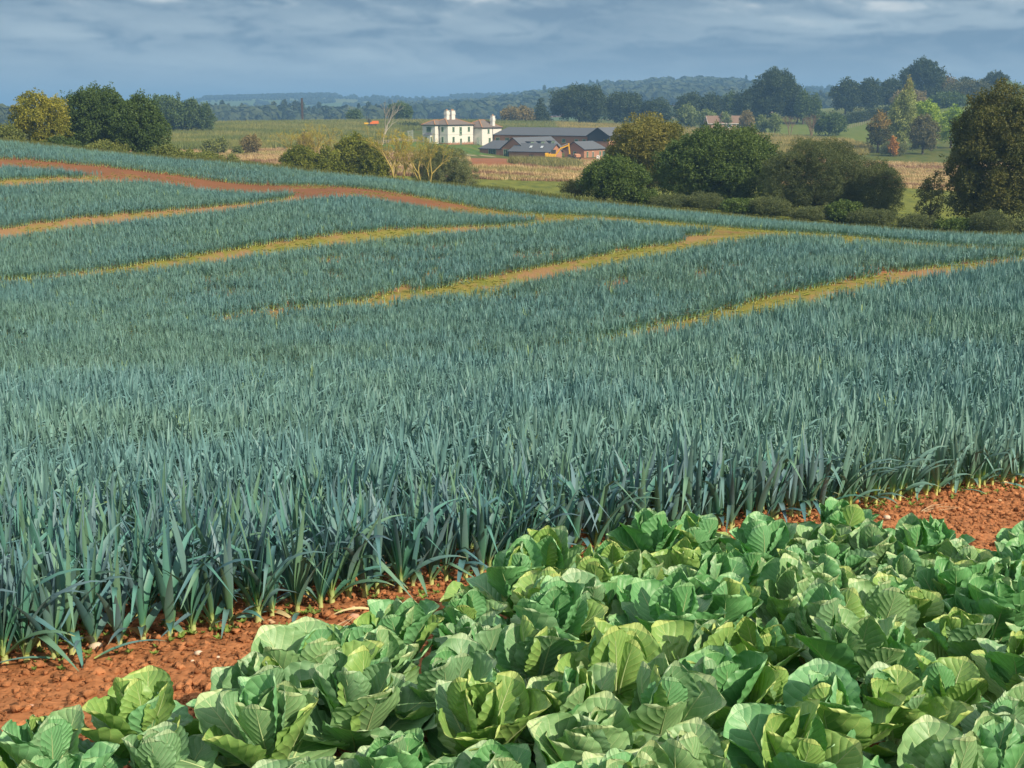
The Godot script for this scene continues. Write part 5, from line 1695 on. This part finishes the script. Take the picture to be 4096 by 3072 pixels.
	for i in 15:
		var f := i / 14.0
		var p := on(lerpf(-44.0, -36.3, f), lerpf(-388.0, -424.0, f))
		s = Shape.new()
		s.bar(p - Vector3(0, 0.3, 0), p + Vector3(0, 1.25, 0), 0.16)
		part("post", s.mesh(), timber, o)
		if i:
			for y in [0.55, 1.05]:
				s = Shape.new()
				s.bar(last + Vector3(0, y, 0), p + Vector3(0, y, 0), 0.06, 0.14)
				part("rail", s.mesh(), timber, o)
		last = p
	# terrace railing before the house
	o = thing("terrace_railing", "low rail along the foot of the white house wall", "railing", Vector3(-21.4, 0.55, -425.0), YAW)
	for i in 9:
		s = Shape.new()
		s.bar(Vector3(1.3, -0.8, -1.0 - i * 1.6), Vector3(1.3, 0.95, -1.0 - i * 1.6), 0.08)
		part("post", s.mesh(), timber, o)
	for y in [0.5, 0.92]:
		s = Shape.new()
		s.bar(Vector3(1.3, y, -1.0), Vector3(1.3, y, -13.8), 0.07)
		part("rail", s.mesh(), timber, o)
	# square post on the maize skyline
	o = thing("timber_post", "tall dark square post rising from the maize skyline", "post", on(-91.8, -560.0))
	s = Shape.new()
	s.bar(Vector3(0, -0.5, 0), Vector3(0, 10.6, 0), 0.8)
	part("shaft", s.mesh(), mat("dark post", Color(0.075, 0.052, 0.042), 0.9), o)
	s = Shape.new()
	s.box(Vector3(0, 10.7, 0), Vector3(0.95, 0.2, 0.95))
	part("cap", s.mesh(), mat("dark post", Color(0.075, 0.052, 0.042)), o)
	# paddock fence
	o = thing("paddock_fence", "post fence along the hedge at the top of the green paddock", "fence", Vector3.ZERO)
	for i in 24:
		var f := i / 23.0
		var p := on(lerpf(140.0, 172.0, f), lerpf(-545.0, -592.0, f))
		s = Shape.new()
		s.bar(p - Vector3(0, 0.2, 0), p + Vector3(0, 1.5, 0), 0.22)
		part("post", s.mesh(), timber, o)
	for i in 16:
		var f := i / 15.0
		grow("hedgebush", on(lerpf(148.0, 182.0, f), lerpf(-585.0, -602.0, f)), rf(3.2, 4.4), rf(2.0, 2.6), "length of dark paddock hedge, %s from the bungalow end" % ordinal(i + 1), "paddock hedge lengths")
	# pylons
	pylon("pylon", "lattice pylon beyond the yellow-green tree at the picture edge", Vector2(-606.0, -1500.0), 30.0, 3.2)
	pylon("pylon", "lattice pylon in the gap of the blue hillside right of the giant tree", Vector2(326.0, -1290.0), 24.0, 3.0)
	# mast on the far hill
	o = thing("radio_mast", "thin radio mast on the far hill crest", "mast", on(259.0, -3285.0))
	s = Shape.new()
	s.tube([Vector3(0, 0, 0), Vector3(0, 13, 0), Vector3(0, 26, 0)], [0.9, 0.6, 0.35], 5)
	part("shaft", s.mesh(), steel, o)

func pylon(called: String, label: String, at: Vector2, tall: float, wide: float) -> void:
	var o := thing(called, label, "pylon", on(at.x, at.y), 0.4)
	var steel := mat("pylon steel", Color(0.16, 0.17, 0.18), 0.6)
	var s := Shape.new()
	var n := 7
	for i in n:
		var y0 := tall * i / n
		var y1 := tall * (i + 1) / n
		var w0 := wide * (1.0 - 0.85 * y0 / tall)
		var w1 := wide * (1.0 - 0.85 * y1 / tall)
		for q in 4:
			var a := PI / 4 + q * PI / 2
			var b := a + PI / 2
			var p0 := Vector3(cos(a) * w0, y0, sin(a) * w0)
			var p1 := Vector3(cos(a) * w1, y1, sin(a) * w1)
			s.bar(p0, p1, 0.34)
			s.bar(p0, Vector3(cos(b) * w1, y1, sin(b) * w1), 0.2)
			s.bar(p1, Vector3(cos(b) * w1, y1, sin(b) * w1), 0.2)
	part("tower", s.mesh(), steel, o)
	for k in 3:
		s = Shape.new()
		var y := tall * (0.68 + 0.14 * k)
		var w: float = wide * [1.5, 1.9, 1.3][k]
		s.bar(Vector3(-w, y, 0), Vector3(w, y, 0), 0.3)
		s.bar(Vector3(-w, y, 0), Vector3(0, y + tall * 0.05, 0), 0.2); s.bar(Vector3(w, y, 0), Vector3(0, y + tall * 0.05, 0), 0.2)
		part("cross_arm", s.mesh(), steel, o)
